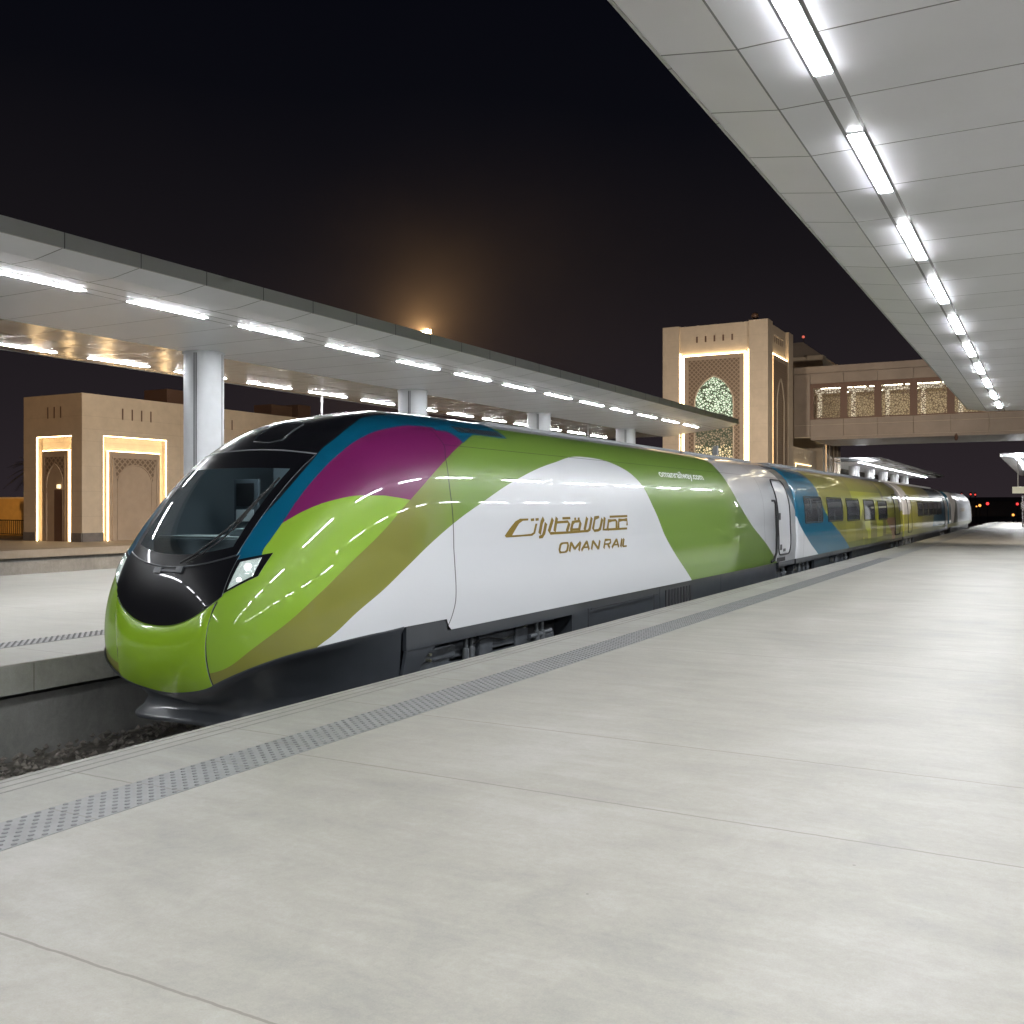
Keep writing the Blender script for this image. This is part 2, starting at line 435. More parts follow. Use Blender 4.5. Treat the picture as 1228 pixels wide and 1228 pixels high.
def livery_power():
    t = newmat('power_car_livery'); x, y, z = t.xyz(t.pos)
    c = t.mix(t.m('MULTIPLY', t.m('SUBTRACT', y, 9.0), .8, clamp=True), C_OLIVE, C_GREEN)
    # everything forward of the long diagonal is lime
    diag = t.fc(z, [(-.3, 6.6), (.08, 6.91), (.35, 7.08), (.59, 7.35), (.93, 7.8), (1.44, 8.61), (1.77, 9.12), (2.28, 10.1), (2.51, 10.71), (2.66, 11.2), (2.93, 12.2)], 6.0, 13.0)
    fwd = t.lt(y, diag)
    c = t.mix(fwd, c, C_LIME)
    mg = t.fc(y, [(7.4, 1.42), (7.56, 1.53), (7.83, 1.68), (8.15, 1.78), (8.44, 1.815), (8.68, 1.815), (8.86, 1.80), (9.12, 1.77), (9.5, 1.70)], 0, 3)
    bl = t.fc(y, [(7.3, 1.22), (7.56, 1.53), (7.75, 1.73), (8.07, 2.01), (8.47, 2.28), (8.91, 2.485), (9.29, 2.59), (9.79, 2.67), (10.28, 2.685), (10.6, 2.62), (10.71, 2.51), (10.8, 2.4)], 0, 3)
    mag = t.mul(fwd, t.gt(z, mg), t.gt(y, 7.45))
    c = t.mix(mag, c, C_MAG)
    bg = t.fc(z, [(1.0, 7.2), (1.25, 7.31), (1.39, 7.43), (1.53, 7.56), (1.7, 7.72)], 6, 9)
    up = t.m('MAXIMUM', t.mul(t.gt(z, bl), t.gt(y, 7.56)), t.mul(t.lt(y, bg), t.lt(z, 1.7)))
    blue = t.mul(up, t.gt(z, 1.17), t.lt(y, t.m('ADD', diag, .02)))
    blue = t.m('MAXIMUM', blue, t.mul(t.gt(z, 2.645), t.gt(y, 10.3), t.lt(y, 12.12)))
    c = t.mix(blue, c, C_BLUE)
    bk = t.fc(y, [(7.0, 1.02), (7.13, 1.2), (7.63, 1.72), (8.25, 2.24), (8.45, 2.37), (9.14, 2.68), (9.6, 2.79), (10.4, 2.86), (11.4, 2.88), (12.2, 2.89)], 0, 3)
    blk = t.mul(t.gt(z, bk), t.lt(y, 12.12))
    c = t.mix(blk, c, C_BLACK)
    # black mask of the nose between lamps and windscreen
    ab = t.m('ABSOLUTE', t.m('SUBTRACT', x, XC))
    wh = t.fc(y, [(7.2, -.1), (7.6, .29), (7.81, .41), (8.13, .61), (8.54, .81), (8.97, 1.03), (9.95, 1.49), (10.62, 1.73), (11.71, 2.06), (13.07, 2.34), (14.3, 2.485), (15.0, 2.47), (15.6, 2.385), (16.11, 2.22), (16.72, 1.66), (17.49, .97), (18.82, .24), (19.6, -.2)], -.3, 3)
    white = t.mul(t.lt(z, wh), t.gt(y, 7.3), t.lt(y, 19.5))
    c = t.mix(white, c, C_WHITE)
    w2 = t.fc(z, [(-.3, 26.7), (.16, 25.86), (.63, 24.85), (1.33, 23.04), (1.6, 22.5), (1.87, 22.09), (2.3, 21.7), (2.6, 21.6), (2.8, 21.6), (2.93, 21.7)], 20, 28)
    c = t.mix(t.gt(y, w2), c, C_WHITE)
    wb = t.fc(z, [(1.0, 28.5), (1.25, 28.17), (1.97, 27.3), (2.63, 26.7), (2.93, 26.4)], 26, 32)
    c = t.mix(t.mul(t.gt(y, wb), t.gt(z, 1.2)), c, C_BLUE)
    # grey roof strip
    c = t.mix(t.mul(t.gt(z, 2.80), t.gt(y, 12.12)), c, C_GREY)
    # body joints
    s1 = t.fc(z, [(.2, 9.77), (.43, 9.93), (.63, 9.98), (.98, 9.96), (1.77, 9.95), (2.26, 10.06), (2.5, 10.2), (2.93, 10.2)], 9, 11)
    seam = t.lt(t.m('ABSOLUTE', t.m('SUBTRACT', y, s1)), .011)
    seam = t.m('MAXIMUM', seam, t.mul(t.lt(t.m('ABSOLUTE', t.m('SUBTRACT', y, 24.4)), .008), t.lt(z, 2.8)))
    seam = t.m('MAXIMUM', seam, t.mul(t.lt(t.m('ABSOLUTE', t.m('SUBTRACT', z, 2.455)), .004), t.gt(y, 10.2)))
    c = t.mix(t.m('MULTIPLY', seam, .8), c, (.02, .02, .02))
    paint(t, c)
    return t.mat

def livery_coach():
    t = newmat('coach_livery'); x, y, z = t.xyz(t.pos)
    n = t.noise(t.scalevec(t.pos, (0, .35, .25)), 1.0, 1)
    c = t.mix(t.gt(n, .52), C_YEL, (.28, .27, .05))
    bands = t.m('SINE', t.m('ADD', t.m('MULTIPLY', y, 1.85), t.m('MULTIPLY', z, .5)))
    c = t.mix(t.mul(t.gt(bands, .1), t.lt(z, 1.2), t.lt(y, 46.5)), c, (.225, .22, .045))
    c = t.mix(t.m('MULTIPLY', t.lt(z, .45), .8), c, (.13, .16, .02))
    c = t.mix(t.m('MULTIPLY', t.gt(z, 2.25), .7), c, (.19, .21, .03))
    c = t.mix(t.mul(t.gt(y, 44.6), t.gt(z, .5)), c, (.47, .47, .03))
    og = t.fc(z, [(0, 46.8), (.5, 46.4), (.9, 45.3), (1.1, 44.9), (1.3, 46)], 43, 49)
    c = t.mix(t.mul(t.gt(y, og), t.lt(z, 1.2), t.lt(y, 47.6)), c, (.5, .27, .12))
    by = t.fc(z, [(-.2, 37.6), (.18, 36.37), (.76, 34.4), (1.41, 32.16), (1.88, 31.4), (2.31, 31.2), (2.56, 31.0), (2.93, 30.6)], 28, 40)
    c = t.mix(t.lt(y, by), c, (.004, .12, .21))
    wb = t.fc(z, [(-.2, 32.0), (.17, 31.05), (.65, 29.51), (1.25, 28.17), (1.97, 27.3), (2.93, 26.4)], 26, 34)
    c = t.mix(t.lt(y, wb), c, C_WHITE)
    bl = t.noise(t.scalevec(t.pos, (1, 1, 1.4)), 1.4, 3)
    c = t.mix(t.mul(t.gt(t.m('ADD', y, t.m('MULTIPLY', bl, 2.4)), 50.0), t.gt(t.m('ADD', z, t.m('MULTIPLY', bl, .5)), 1.75)), c, (.72, .72, .74))
    c = t.mix(t.m('MULTIPLY', t.gt(z, 2.80), 1.), c, C_GREY)
    for q in (28.75, 46.9, 49.4):
        c = t.mix(t.m('MULTIPLY', t.lt(t.m('ABSOLUTE', t.m('SUBTRACT', y, q)), .012), .6), c, (.02, .02, .02))
    paint(t, c)
    return t.mat

def livery_coach_far():
    t = newmat('rear_coach_livery'); x, y, z = t.xyz(t.pos)
    c = t.mix(t.gt(y, 58), (.36, .36, .07), (.30, .31, .14))
    bl = t.noise(t.pos, 1.0, 3)
    c = t.mix(t.mul(t.lt(t.m('ADD', y, t.m('MULTIPLY', bl, 3)), 54.5), t.gt(z, 1.3)), c, (.72, .72, .74))
    q = t.m('ADD', y, t.m('MULTIPLY', z, -1.0))
    c = t.mix(t.mul(t.gt(q, 63), t.lt(z, 2.0)), c, (.01, .12, .22))
    c = t.mix(t.mul(t.gt(q, 61), t.gt(z, 2.0)), c, (.05, .10, .12))
    c = t.mix(t.lt(z, .5), c, (.20, .23, .05))
    c = t.mix(t.gt(y, 71.3), c, C_WHITE)
    c = t.mix(t.gt(z, 2.80), c, C_GREY)
    paint(t, c)
    return t.mat

def livery_tail():
    t = newmat('tail_car_livery'); x, y, z = t.xyz(t.pos)
    c = t.mix(t.mul(t.lt(y, 81), t.gt(y, t.m('ADD', 76.5, t.m('MULTIPLY', z, 1.6)))), C_WHITE, (.13, .14, .13))
    c = t.mix(t.lt(y, 75.6), c, (.02, .13, .22))
    c = t.mix(t.gt(z, 2.72), c, (.05, .055, .06))
    c = t.mix(t.mul(t.lt(z, .5), t.lt(y, 96)), c, (.4, .42, .3))
    paint(t, c)
    return t.mat

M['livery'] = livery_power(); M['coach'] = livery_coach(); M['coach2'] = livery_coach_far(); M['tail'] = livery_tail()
def gloss(name, c, rough=.25):
    t = newmat(name)
    rgb = t.node('ShaderNodeRGB'); rgb.outputs[0].default_value = col(c)
    paint(t, rgb.outputs[0], rough)
    return t.mat
M['lime'] = gloss('lime_paint', (.255, .435, .02)); M['gblack'] = gloss('gloss_black', (.007, .007, .009), .30)
M['gblack'].node_tree.nodes['Principled BSDF'].inputs['Coat Weight'].default_value = .32
M['gblack'].node_tree.nodes['Principled BSDF'].inputs['Specular IOR Level'].default_value = .1
M['gwhite'] = gloss('gloss_white', (.70, .71, .735)); M['gold'] = pbr('gold_lettering', (.205, .135, .016), .5, .0, spec=.2)
M['white_letter'] = pbr('white_lettering', (.85, .87, .85), .4)
M['skirt'] = pbr('skirt_grey', (.036, .041, .049), .42, .0, coat=.4, var=.15, vscale=4)
M['under'] = pbr('underframe_dark', (.022, .022, .024), .7)
M['bogie'] = pbr('bogie_grey', (.075, .083, .095), .5, .2, var=.3, vscale=8)
M['steel'] = pbr('worn_steel', (.45, .44, .42), .4, .8)
M['bogie_steel'] = pbr('greasy_steel', (.13, .14, .15), .5, .4)
M['chrome'] = pbr('bright_bolt', (.8, .78, .6), .25, .9)
M['frame_line'] = pbr('window_seal', (.25, .26, .28), .4)
def glassmat(name, tint, rough=.0):
    t = newmat(name); nt = t.nt
    b = t.bsdf
    tr = t.node('ShaderNodeBsdfTransparent'); tr.inputs[0].default_value = col(tint)
    gl = t.node('ShaderNodeBsdfGlossy'); gl.inputs['Roughness'].default_value = .03
    fr = t.node('ShaderNodeFresnel'); fr.inputs['IOR'].default_value = 1.9
    f = t.m('ADD', t.m('MULTIPLY', fr.outputs[0], 1.0), .02, clamp=True)
    mx = t.node('ShaderNodeMixShader')
    t.link(f, mx.inputs[0]); t.link(tr.outputs[0], mx.inputs[1]); t.link(gl.outputs[0], mx.inputs[2])
    t.link(mx.outputs[0], nt.nodes['Material Output'].inputs['Surface'])
    return t.mat
M['windscreen'] = glassmat('windscreen_glass', (.80, .86, .88))
M['cab'] = pbr('cab_lining', (.46, .53, .56), .7)
M['cab_dark'] = pbr('cab_dark', (.10, .12, .135), .6)
M['cab_light'] = pbr('cab_pale', (.62, .68, .68), .6)
def window_mat():
    t = newmat('coach_window_glass'); b = t.bsdf
    n = t.noise(t.scalevec(t.pos, (1, 1.1, .3)), 1.6, 3)
    t.link(t.ramp(n, [(.38, (.012, .015, .019)), (.55, (.05, .06, .07)), (.7, (.10, .115, .125))]), b.inputs['Base Color'])
    b.inputs['Roughness'].default_value = .5
    b.inputs['Coat Weight'].default_value = 1; b.inputs['Coat Roughness'].default_value = .02
    b.inputs['Coat IOR'].default_value = 1.7
    return t.mat
M['window'] = window_mat()
M['head_glass'] = glassmat('lamp_cover_glass', (.9, .95, .95))
M['reflector'] = pbr('lamp_reflector', (.75, .78, .77), .22, .7, emit=(.9, 1.0, .95), estr=.28)
M['bulb'] = emission('lamp_bulb', (1.0, 1.0, .95), 3.0)

# ------------------------------------------------------------------ setting: ground, platforms, tracks
def struct(o): return tag(o, kind='structure')
mb = MB(); mb.box(-1500, 1500, -400, 1800, -3.0, -1.42); struct(mb.build('ground', M['ground']))
mb = MB(); mb.box(-9.99, -5.95, -30, 400, -1.40, TRACK); mb.box(-34.6, -22.6, -30, 400, -1.40, TRACK - .05)
struct(mb.build('track_bed', M['ballast']))
# near platform, with its coping and tactile strip as steps of the same surface
mb = MB()
mb.box(-4.54, 14.0, -20, 117, -1.39, 0.0)
struct(mb.build('platform', M['platform']))
mb = MB()
mb.box(PE, -4.945, -20, 117, -.32, 0.0, 0, bev=.012)
mb.box(PE + .22, -4.545, -20, 117, -1.385, -.325)
for gx in (-5.655, -5.555, -5.457):
    mb.box(gx - .006, gx + .006, -4, 40, -.002, .0025, 1)
struct(mb.build('platform_coping', [M['coping'], M['groove']]))
def strip(x0, x1, y0, y1, yd):
    mb = MB()
    mb.box(x0 + .002, x1 - .002, y0, y1, -.1, .003)
    n = 8; d = (x1 - x0) / n
    k = 0; y = yd[0]
    while y < yd[1]:
        for i in range(n):
            if (i + k) % 2: continue
            x = x0 + (i + .5) * d; r = d * .31
            ring = [(x + r * math.cos(a * math.pi / 3), y + r * 1.15 * math.sin(a * math.pi / 3), .003) for a in range(6)]
            top = [(x + r * .7 * math.cos(a * math.pi / 3), y + r * .8 * math.sin(a * math.pi / 3), .009) for a in range(6)]
            mb.add(ring + top, [(a, (a + 1) % 6, 6 + (a + 1) % 6, 6 + a) for a in range(6)] + [tuple(range(6, 12))], 1)
        k += 1; y += d * .85
    y = yd[0]
    while y < yd[1]:
        mb.box(x0 + .004, x1 - .004, y - .004, y + .004, .0, .0045, 2); y += .6
    return mb.build('tactile_strip', [M['tactile'], M['stud'], M['groove']])
struct(strip(-4.945, -4.540, -20, 117, (2.4, 34)))
# opposite island platform
mb = MB()
mb.box(-22.5, -11.42, -20, 145, -.40, 0.0, 0)
mb.box(-11.02, LE, -20, 145, -.33, 0.0, 0, bev=.015)
mb.box(-22.3, LE - .22, -20, 145, -1.39, -.41, 1)
mb.box(-11.42, -11.02, -20, 145, -.33, -.02, 0)
struct(mb.build('opposite_platform', [M['platform2'], M['dark_concrete']]))
mb = MB(); mb.box(LE - .215, LE - .003, -19, 144, -.36, -.335)
struct(strip(-11.42, -11.02, -20, 145, (3, 20)))
# face of that platform shown to the track
mb = MB(); mb.box(LE, LE + .012, -19.9, 144.9, -.325, -.02)
struct(mb.build('platform_face', M['wall_concrete']))
# service platform beyond the second pair of tracks
mb = MB(); mb.box(-75, -34.8, -20, 160, -.30, 0.0, 0); mb.box(-75, -35.1, -20, 160, -1.39, -.31, 1)
struct(mb.build('service_platform', [M['far_platform'], M['dark_concrete']]))
# rails
mb = MB()
for xc in (XC, -25.6, -31.2):
    for sx in (-.72, .72):
        mb.prism([(xc + sx - .07, TRACK), (xc + sx + .07, TRACK), (xc + sx + .02, TRACK + .03), (xc + sx + .036, TRACK + .15), (xc + sx - .036, TRACK + .15), (xc + sx - .02, TRACK + .03)], -30, 400)
struct(mb.build('rails', M['rail']))
mb = MB()
for i in range(60):
    y = 0 + i * .62
    mb.box(XC - 1.25, XC + 1.25, y, y + .25, TRACK - .1, TRACK + .035)
struct(mb.build('sleepers', M['wall_concrete']))
# loose ballast stones
mb = MB(); rnd = random.Random(3)
def stone_pts(c, s):
    return [Vector((c[0] + rnd.uniform(.6, 1) * s * dx, c[1] + rnd.uniform(.6, 1) * s * dy, c[2] + rnd.uniform(.5, .9) * s * dz))
            for dx, dy, dz in ((1, 0, .2), (-1, .1, -.1), (.1, 1, 0), (0, -1, .1), (.1, .1, 1), (-.2, .1, -1))]
OCT = [(0, 2, 4), (2, 1, 4), (1, 3, 4), (3, 0, 4), (2, 0, 5), (1, 2, 5), (3, 1, 5), (0, 3, 5)]
for i in range(5200):
    x = rnd.uniform(-9.95, -5.98); y = rnd.uniform(2.2, 12.5)
    mb.add(stone_pts((x, y, TRACK + rnd.uniform(-.01, .05) + (.05 if x < -9.2 else 0)), rnd.uniform(.028, .062)), OCT)
tag(mb.build('ballast', M['ballast'], recalc=False), 'loose grey ballast stones between the two platform edges', 'ballast', kind='stuff')

# ------------------------------------------------------------------ canopies
M['soffit_near'] = panel_mat('soffit_panels', (.90, .90, .95), .38, .04, x0s=(-2.31, -1.86, -1.66), off=8.1 - 1.425 * 20)
M['soffit_gloss'] = panel_mat('soffit_edge_panels', (.90, .88, .92), .40, .06, off=8.1 - 1.425 * 20, wav=.22)
M['soffit_left'] = panel_mat('soffit_panels_opposite', (.90, .90, .95), .38, .04, x0s=(-14.35, -14.78, -15.12, -21.45, -21.75), off=9.79 - 1.425 * 20)
M['soffit_left_gloss'] = panel_mat('soffit_satin_panels', (.70, .67, .63), .19, .40, x0s=(-20.2, -21.45, -21.75), off=9.79 - 1.425 * 20, wav=.4)

def sheet(name, mat, parent, quads):
    mb = MB()
    for q in quads: mb.add(q, [(0, 1, 2, 3)])
    return mb.build(name, mat, parent, recalc=False)

def canopy(label, x_in, x_out, y0, y1, ye, sof, glo, gloss_in, gloss_out, group='station canopies', mir=False):
    """x_in: edge that faces the train, x_out: the other edge; ye: end of the middle line (the end is cut on a slant)"""
    root = thing('platform_canopy', label, 'canopy', ((x_in + x_out) / 2, (y0 + y1) / 2, ZC), group)
    sg = 1 if x_out > x_in else -1
    zi = 5.60; zt = 5.83
    def yend(x):   # slanted end
        u = abs(x - x_in) / abs(x_out - x_in)
        return y1 + (ye - y1) * min(1, u / .55)
    xs = [x_in, x_in + sg * .62, x_in + sg * .95]
    m0 = abs(gloss_in - x_in); m1 = abs(gloss_out - x_in); Wd = abs(x_out - x_in)
    # soffit as strips along the platform: (distance from the edge, height, which material)
    st = [(0, zi), (.66, ZC + .004), (Wd * .3, ZC), (m1, ZC), (Wd * .55, ZC), (Wd - .95, ZC), (Wd, zi)]
    st = sorted(st)
    a, b = MB(), MB()
    for (d0, z0), (d1, z1) in zip(st[:-1], st[1:]):
        xa, xb = x_in + sg * d0, x_in + sg * d1
        q = [(xa, y0, z0), (xb, y0, z1), (xb, yend(xb), z1), (xa, yend(xa), z0)]
        g = d1 <= .67 and gloss_in != x_in or d0 >= m1 - .01
        (b if g else a).add(q, [(0, 1, 2, 3)])
    a.build('soffit', sof, root, recalc=False)
    b.build('edge_panels', glo, root, recalc=False)
    f = MB()
    e = .03
    f.box(min(x_in, x_in - sg * e), max(x_in, x_in - sg * e), y0, y1, zi - .01, zt)
    f.box(min(x_out, x_out + sg * e), max(x_out, x_out + sg * e), y0, ye, zi - .01, zt)
    xm = x_in + sg * Wd * .55
    for (xa, ya), (xb, yb) in (((x_in, y1), (xm, ye)), ((xm, ye), (x_out, ye))):
        f.add([(xa, ya, zi - .01), (xb, yb, ZC - .01 if xb != x_out else zi - .01), (xb, yb, zt), (xa, ya, zt)], [(0, 1, 2, 3)])
    f.build('fascia', M['fascia'], root)
    r = MB()
    r.add([(x_in, y0, zt), (xm, y0, zt + .12), (xm, ye, zt + .12), (x_in, y1, zt)], [(0, 1, 2, 3)])
    r.add([(xm, y0, zt + .12), (x_out, y0, zt), (x_out, ye, zt), (xm, ye, zt + .12)], [(0, 1, 2, 3)])
    r.build('roof', M['roofing'], root)
    return root

canopy('pale panelled canopy overhead, covering the near platform', -2.97, 8.6, -32, 43.7, 44.6, M['soffit_near'], M['soffit_gloss'], -2.3, 60)
canopy('long pale canopy on round columns over the opposite platform', -13.10, -22.9, -32, 46.2, 51.2, M['soffit_left'], M['soffit_left_gloss'], -13.10, -18.7)
canopy('far canopy on a row of columns beyond the footbridge', -12.75, -22.9, 88, 143, 143, M['soffit_left'], M['soffit_left_gloss'], -13.10, -18.7)
canopy('far canopy with hanging sign at the right edge of the view', -3.6, 8.6, 86, 140, 140, M['soffit_near'], M['soffit_gloss'], -2.3, 60)

# strip lights: one with its parts, then copies
def make_light(L, w, label, loc, drop):
    r = thing('ceiling_light', label, 'light', loc, 'strip lights under the canopies')
    x, y, z = loc
    d = MB(); d.box(x - w / 2, x + w / 2, y, y + L, z - drop, z + .004, 0, bev=.006); d.build('diffuser', M['lamp'], r)
    t = MB()
    for a, b, c, e in ((x - w / 2 - .012, x - w / 2 - .001, y - .012, y + L + .012), (x + w / 2 + .001, x + w / 2 + .012, y - .012, y + L + .012),
                       (x - w / 2 - .001, x + w / 2 + .001, y - .012, y - .001), (x - w / 2 - .001, x + w / 2 + .001, y + L + .001, y + L + .012)):
        t.box(a, b, c, e, z - .012, z + .003)
    t.build('trim', M['lamp_trim'], r)
    return r
ORD = ['first', 'second', 'third', 'fourth', 'fifth', 'sixth', 'seventh', 'eighth', 'ninth', 'tenth', 'eleventh', 'twelfth', 'thirteenth', 'fourteenth', 'fifteenth', 'sixteenth', 'seventeenth', 'eighteenth', 'nineteenth', 'twentieth']
def row(x, L, w, start, period, k0, k1, text, hidden, z=ZC, drop=.024):
    """k0..k1; those with k<0 lie behind the view and only continue the row"""
    proto = None
    for k in range(k0, k1):
        y = start + k * period
        lab = text % ORD[k] if 0 <= k < len(ORD) else hidden
        if proto is None: proto = make_light(L, w, lab, (x, y, z), drop); o = proto
        else:
            o = copy_tree(proto); o.location = (x, y, z); o['label'] = lab
row(-1.76, 2.1, .15, 10.48 - 3.70, 3.70, -9, 10, '%s white strip light in the canopy overhead, counting from the near end of the row', 'white strip light of the overhead canopy behind the view', drop=.0215)
row(6.2, 2.1, .15, 10.48 - 3.70, 3.70, -9, 0, '%s', 'white strip light of the second row overhead, outside the view')
row(6.2, 2.1, .15, 10.48 - 3.70 + .001, 3.70, 0, 10, '%s white strip light of the second overhead row, over the inner platform', '')
row(-14.95, 1.86, .15, 9.71, 2.85, -13, 0, '%s', 'white strip light of the opposite canopy behind the view')
row(-14.95, 1.86, .15, 9.711, 2.85, 0, 13, '%s strip light from the left in the front row of the opposite canopy', '', drop=.0185)
row(-21.6, 1.86, .15, 14.05, 2.85, 0, 13, '%s strip light from the left in the back row of the opposite canopy', '', drop=.016)
row(-14.6, 2.4, .22, 89, 4.4, 0, 12, '%s strip light from the near end of the far canopy beyond the footbridge', '')
row(-2.4, 8.0, .22, 87.2, 9.5, 0, 4, '%s long strip light under the far canopy at the right edge', '')

# columns
def column(x, y, label, r=.48, proto=[None]):
    if proto[0] is None:
        o = thing('canopy_column', label, 'column', (x, y, 0), 'round metal canopy columns'); proto[0] = o
        c = MB()
        n = 40
        pr = []
        for k in range(n):
            a = 2 * math.pi * k / n
            pr.append((x + r * math.cos(a), y + r * math.sin(a)))
        c.add([(px, py, 0.0) for px, py in pr] + [(px, py, ZC - .01) for px, py in pr], [(i, (i + 1) % n, n + (i + 1) % n, n + i) for i in range(n)], 0, True)
        c.build('shaft', M['alu'], o)
        s_ = MB()
        for deg in (-72, -66, 108, 114, 198, 18):
            a = R(deg); cx, cy = x + (r + .002) * math.cos(a), y + (r + .002) * math.sin(a)
            t_ = Vector((-math.sin(a), math.cos(a), 0)) * .013; n_ = Vector((math.cos(a), math.sin(a), 0)) * .003
            p = Vector((cx, cy, .02))
            b = [p - t_, p + t_, p + t_ + n_, p - t_ + n_]
            s_.add(b + [q + Vector((0, 0, ZC - .08)) for q in b], [(0, 1, 2, 3), (4, 5, 6, 7), (0, 1, 5, 4), (1, 2, 6, 5), (2, 3, 7, 6), (3, 0, 4, 7)])
        s_.build('joint_slit', M['slit'], o)
        cc = MB(); cc.cyl(x, y, ZC - .05, ZC - .004, r + .03, 40); cc.build('collar', M['alu'], o)
    else:
        o = copy_tree(proto[0]); o.location = (x, y, 0); o['label'] = label
    return o
for (yy, t_) in ((17.75, 'large round metal column in front of the sandstone pavilion'), (26.85, 'round metal column behind the roof of the leading power car'),
                 (35.95, 'round metal column second behind the green car, smaller and farther off'), (45.3, 'round metal column near the slanted far end of the opposite canopy')):
    column(-18.45, yy, t_)
column(-18.45, 8.65, 'round metal canopy column left of the view')
for i, yy in enumerate((97, 106, 115, 124, 133)):
    column(-16.4, yy, '%s pale column from the near end under the far canopy beyond the footbridge' % ORD[i])
for yy in (-6, 9, 24, 39):
    column(3.4, yy, 'round metal column under the overhead canopy, right of the view')
column(3.4, 100, 'round metal column under the far right canopy')

# downpipes under the opposite canopy
def pipe(x, y, label):
    o = thing('downpipe', label, 'pipe', (x, y, 0), 'thin downpipes under the opposite canopy')
    m_ = MB(); m_.cyl(x, y, 0, ZC - .01, .04, 12); m_.build('pipe', M['plinth'] if label.endswith('roof') else M['alu'], o)
    m_ = MB(); m_.cyl(x, y, ZC - .25, ZC - .20, .055, 12); m_.build('clamp', M['plinth'], o)
pipe(-17.0, 49.3, 'thin white pipe below the slanted end of the canopy')
pipe(-20.7, 45.8, 'thin white pipe left of the farthest canopy column')
pipe(-21.9, 26.4, 'thin white pipe behind the black cab roof')

# ------------------------------------------------------------------ train
def tris(*p): return [Vector(q) for q in p]
def loft_body(y_end, mirror=None, hole=True, nz=86, nth=64):
    """whole outer shell of a power car: nose and straight sides"""
    t = np.linspace(0, 1, nz)
    th = np.linspace(0, math.pi / 2, nth)
    mb = MB()
    base = ZT - 0.0005
    rows = []
    ys_tail = [2.5, 5.0, 8.0, 11.0, 14.0]
    P = np.zeros((nz, 2 * nth - 1 + 2 * 7, 3))
    for side in (1, -1):
        for j in range(nth):
            # start from the nose outline, settle the bottom edge on zlow(y)
            zl = -.1
            for _ in range(8):
                a = W(zl) * math.sin(th[j]) ** (2 / _p(zl)); y = _yc(zl) + _L(zl) * (1 - math.cos(th[j]) ** (2 / _p(zl))) if j < nth - 1 else _yc(zl) + _L(zl)
                zl = float(zlow(y, a))
            tz = np.where(t < .55, t / .55 * .62, .62 + .38 * (1 - (1 - (t - .55) / .45) ** 2))
            z = zl + (base - zl) * tz
            q = _p(z)
            a = W(z) * math.sin(th[j]) ** (2 / q); y = _yc(z) + _L(z) * (1 - max(0., math.cos(th[j])) ** (2 / q))
            c = nth - 1 + 7 + side * j
            P[:, c, 0] = XC + side * a; P[:, c, 1] = y; P[:, c, 2] = z
        # straight part
        e = nth - 1 + 7 + side * (nth - 1)
        for k, ys_ in enumerate((9.80, 9.86, 9.92, 12.6, 16., 21., y_end), 1):
            c = e + side * k
            yb = P[:, e, 1]
            yy = np.maximum(yb + .002 * k, ys_)
            zl = float(zlow(ys_))
            tz = (P[:, e, 2] - P[0, e, 2]) / (P[-1, e, 2] - P[0, e, 2])
            z = zl + (base - zl) * tz
            P[:, c, 0] = XC + side * W(z); P[:, c, 1] = yy; P[:, c, 2] = z
    def inside(i, j):
        if not hole: return True
        p = (P[i, j] + P[i + 1, j] + P[i, j + 1] + P[i + 1, j + 1]) / 4
        a, z = p[0] - XC, p[2]
        if p[1] > 8.6: return True
        aw = .70 + (z - 1.2) * .075
        return not (abs(a) < aw and 1.18 + .24 * a * a < z < 2.22)
    if mirror is not None:
        P[..., 1] = mirror - P[..., 1]
    mb.grid(P, 0, True, inside)
    # close the end
    c0, c1 = P[:, 0], P[:, -1]
    ring = list(c0) + list(c1[::-1])
    mb.add(ring, [tuple(range(len(ring)))], 0)
    return mb, P

PW = (.235, ZT)
loco = thing('locomotive', 'streamlined green, white and magenta leading power car with black cab and sloping windscreen', 'train', (XC, 17.0, TRACK))
mb, PB = loft_body(YEND - .04)
body = mb.build('body', M['livery'], loco, weld=.0006)

# patches that lie on the nose surface: rows of (a,z)
def patch(rows, off, mat, name, parent, mask=None, inv_mask=None, back=.014, edge=True):
    A = np.array([[q[0] for q in r] for r in rows]); Z = np.array([[q[1] for q in r] for r in rows])
    T = NP(A, Z, off)
    mb = MB()
    mb.grid(T, 0, True, mask)
    if edge:
        Bk = NP(A, Z, off - back)
        nr, nc = A.shape
        loop = [(0, j) for j in range(nc)] + [(i, nc - 1) for i in range(1, nr)] + [(nr - 1, j) for j in range(nc - 2, -1, -1)] + [(i, 0) for i in range(nr - 2, 0, -1)]
        n = len(loop)
        mb.add([T[q] for q in loop] + [Bk[q] for q in loop], [(k, (k + 1) % n, n + (k + 1) % n, n + k) for k in range(n)], 0, False)
    return mb.build(name, mat, parent, recalc=False)

pb_low = lambda a: .522 + .33 * (abs(a) / .76) ** 2.3      # lower rim of the black nose panel
pb_top = lambda a: 1.085 + .235 * a * a                     # cowl line
U = np.linspace(-1, 1, 49)
def rows_between(lo, hi, aw, nv=26):
    out = []
    for v in np.linspace(0, 1, nv):
        r = []
        for u in U:
            a = u * aw(v); r.append((a, lo(a) + (hi(a) - lo(a)) * v))
        out.append(r)
    return out
patch(rows_between(pb_low, lambda a: pb_top(a) - .004, lambda v: .735 + .03 * v), .010, M['gblack'], 'front_panel', loco)
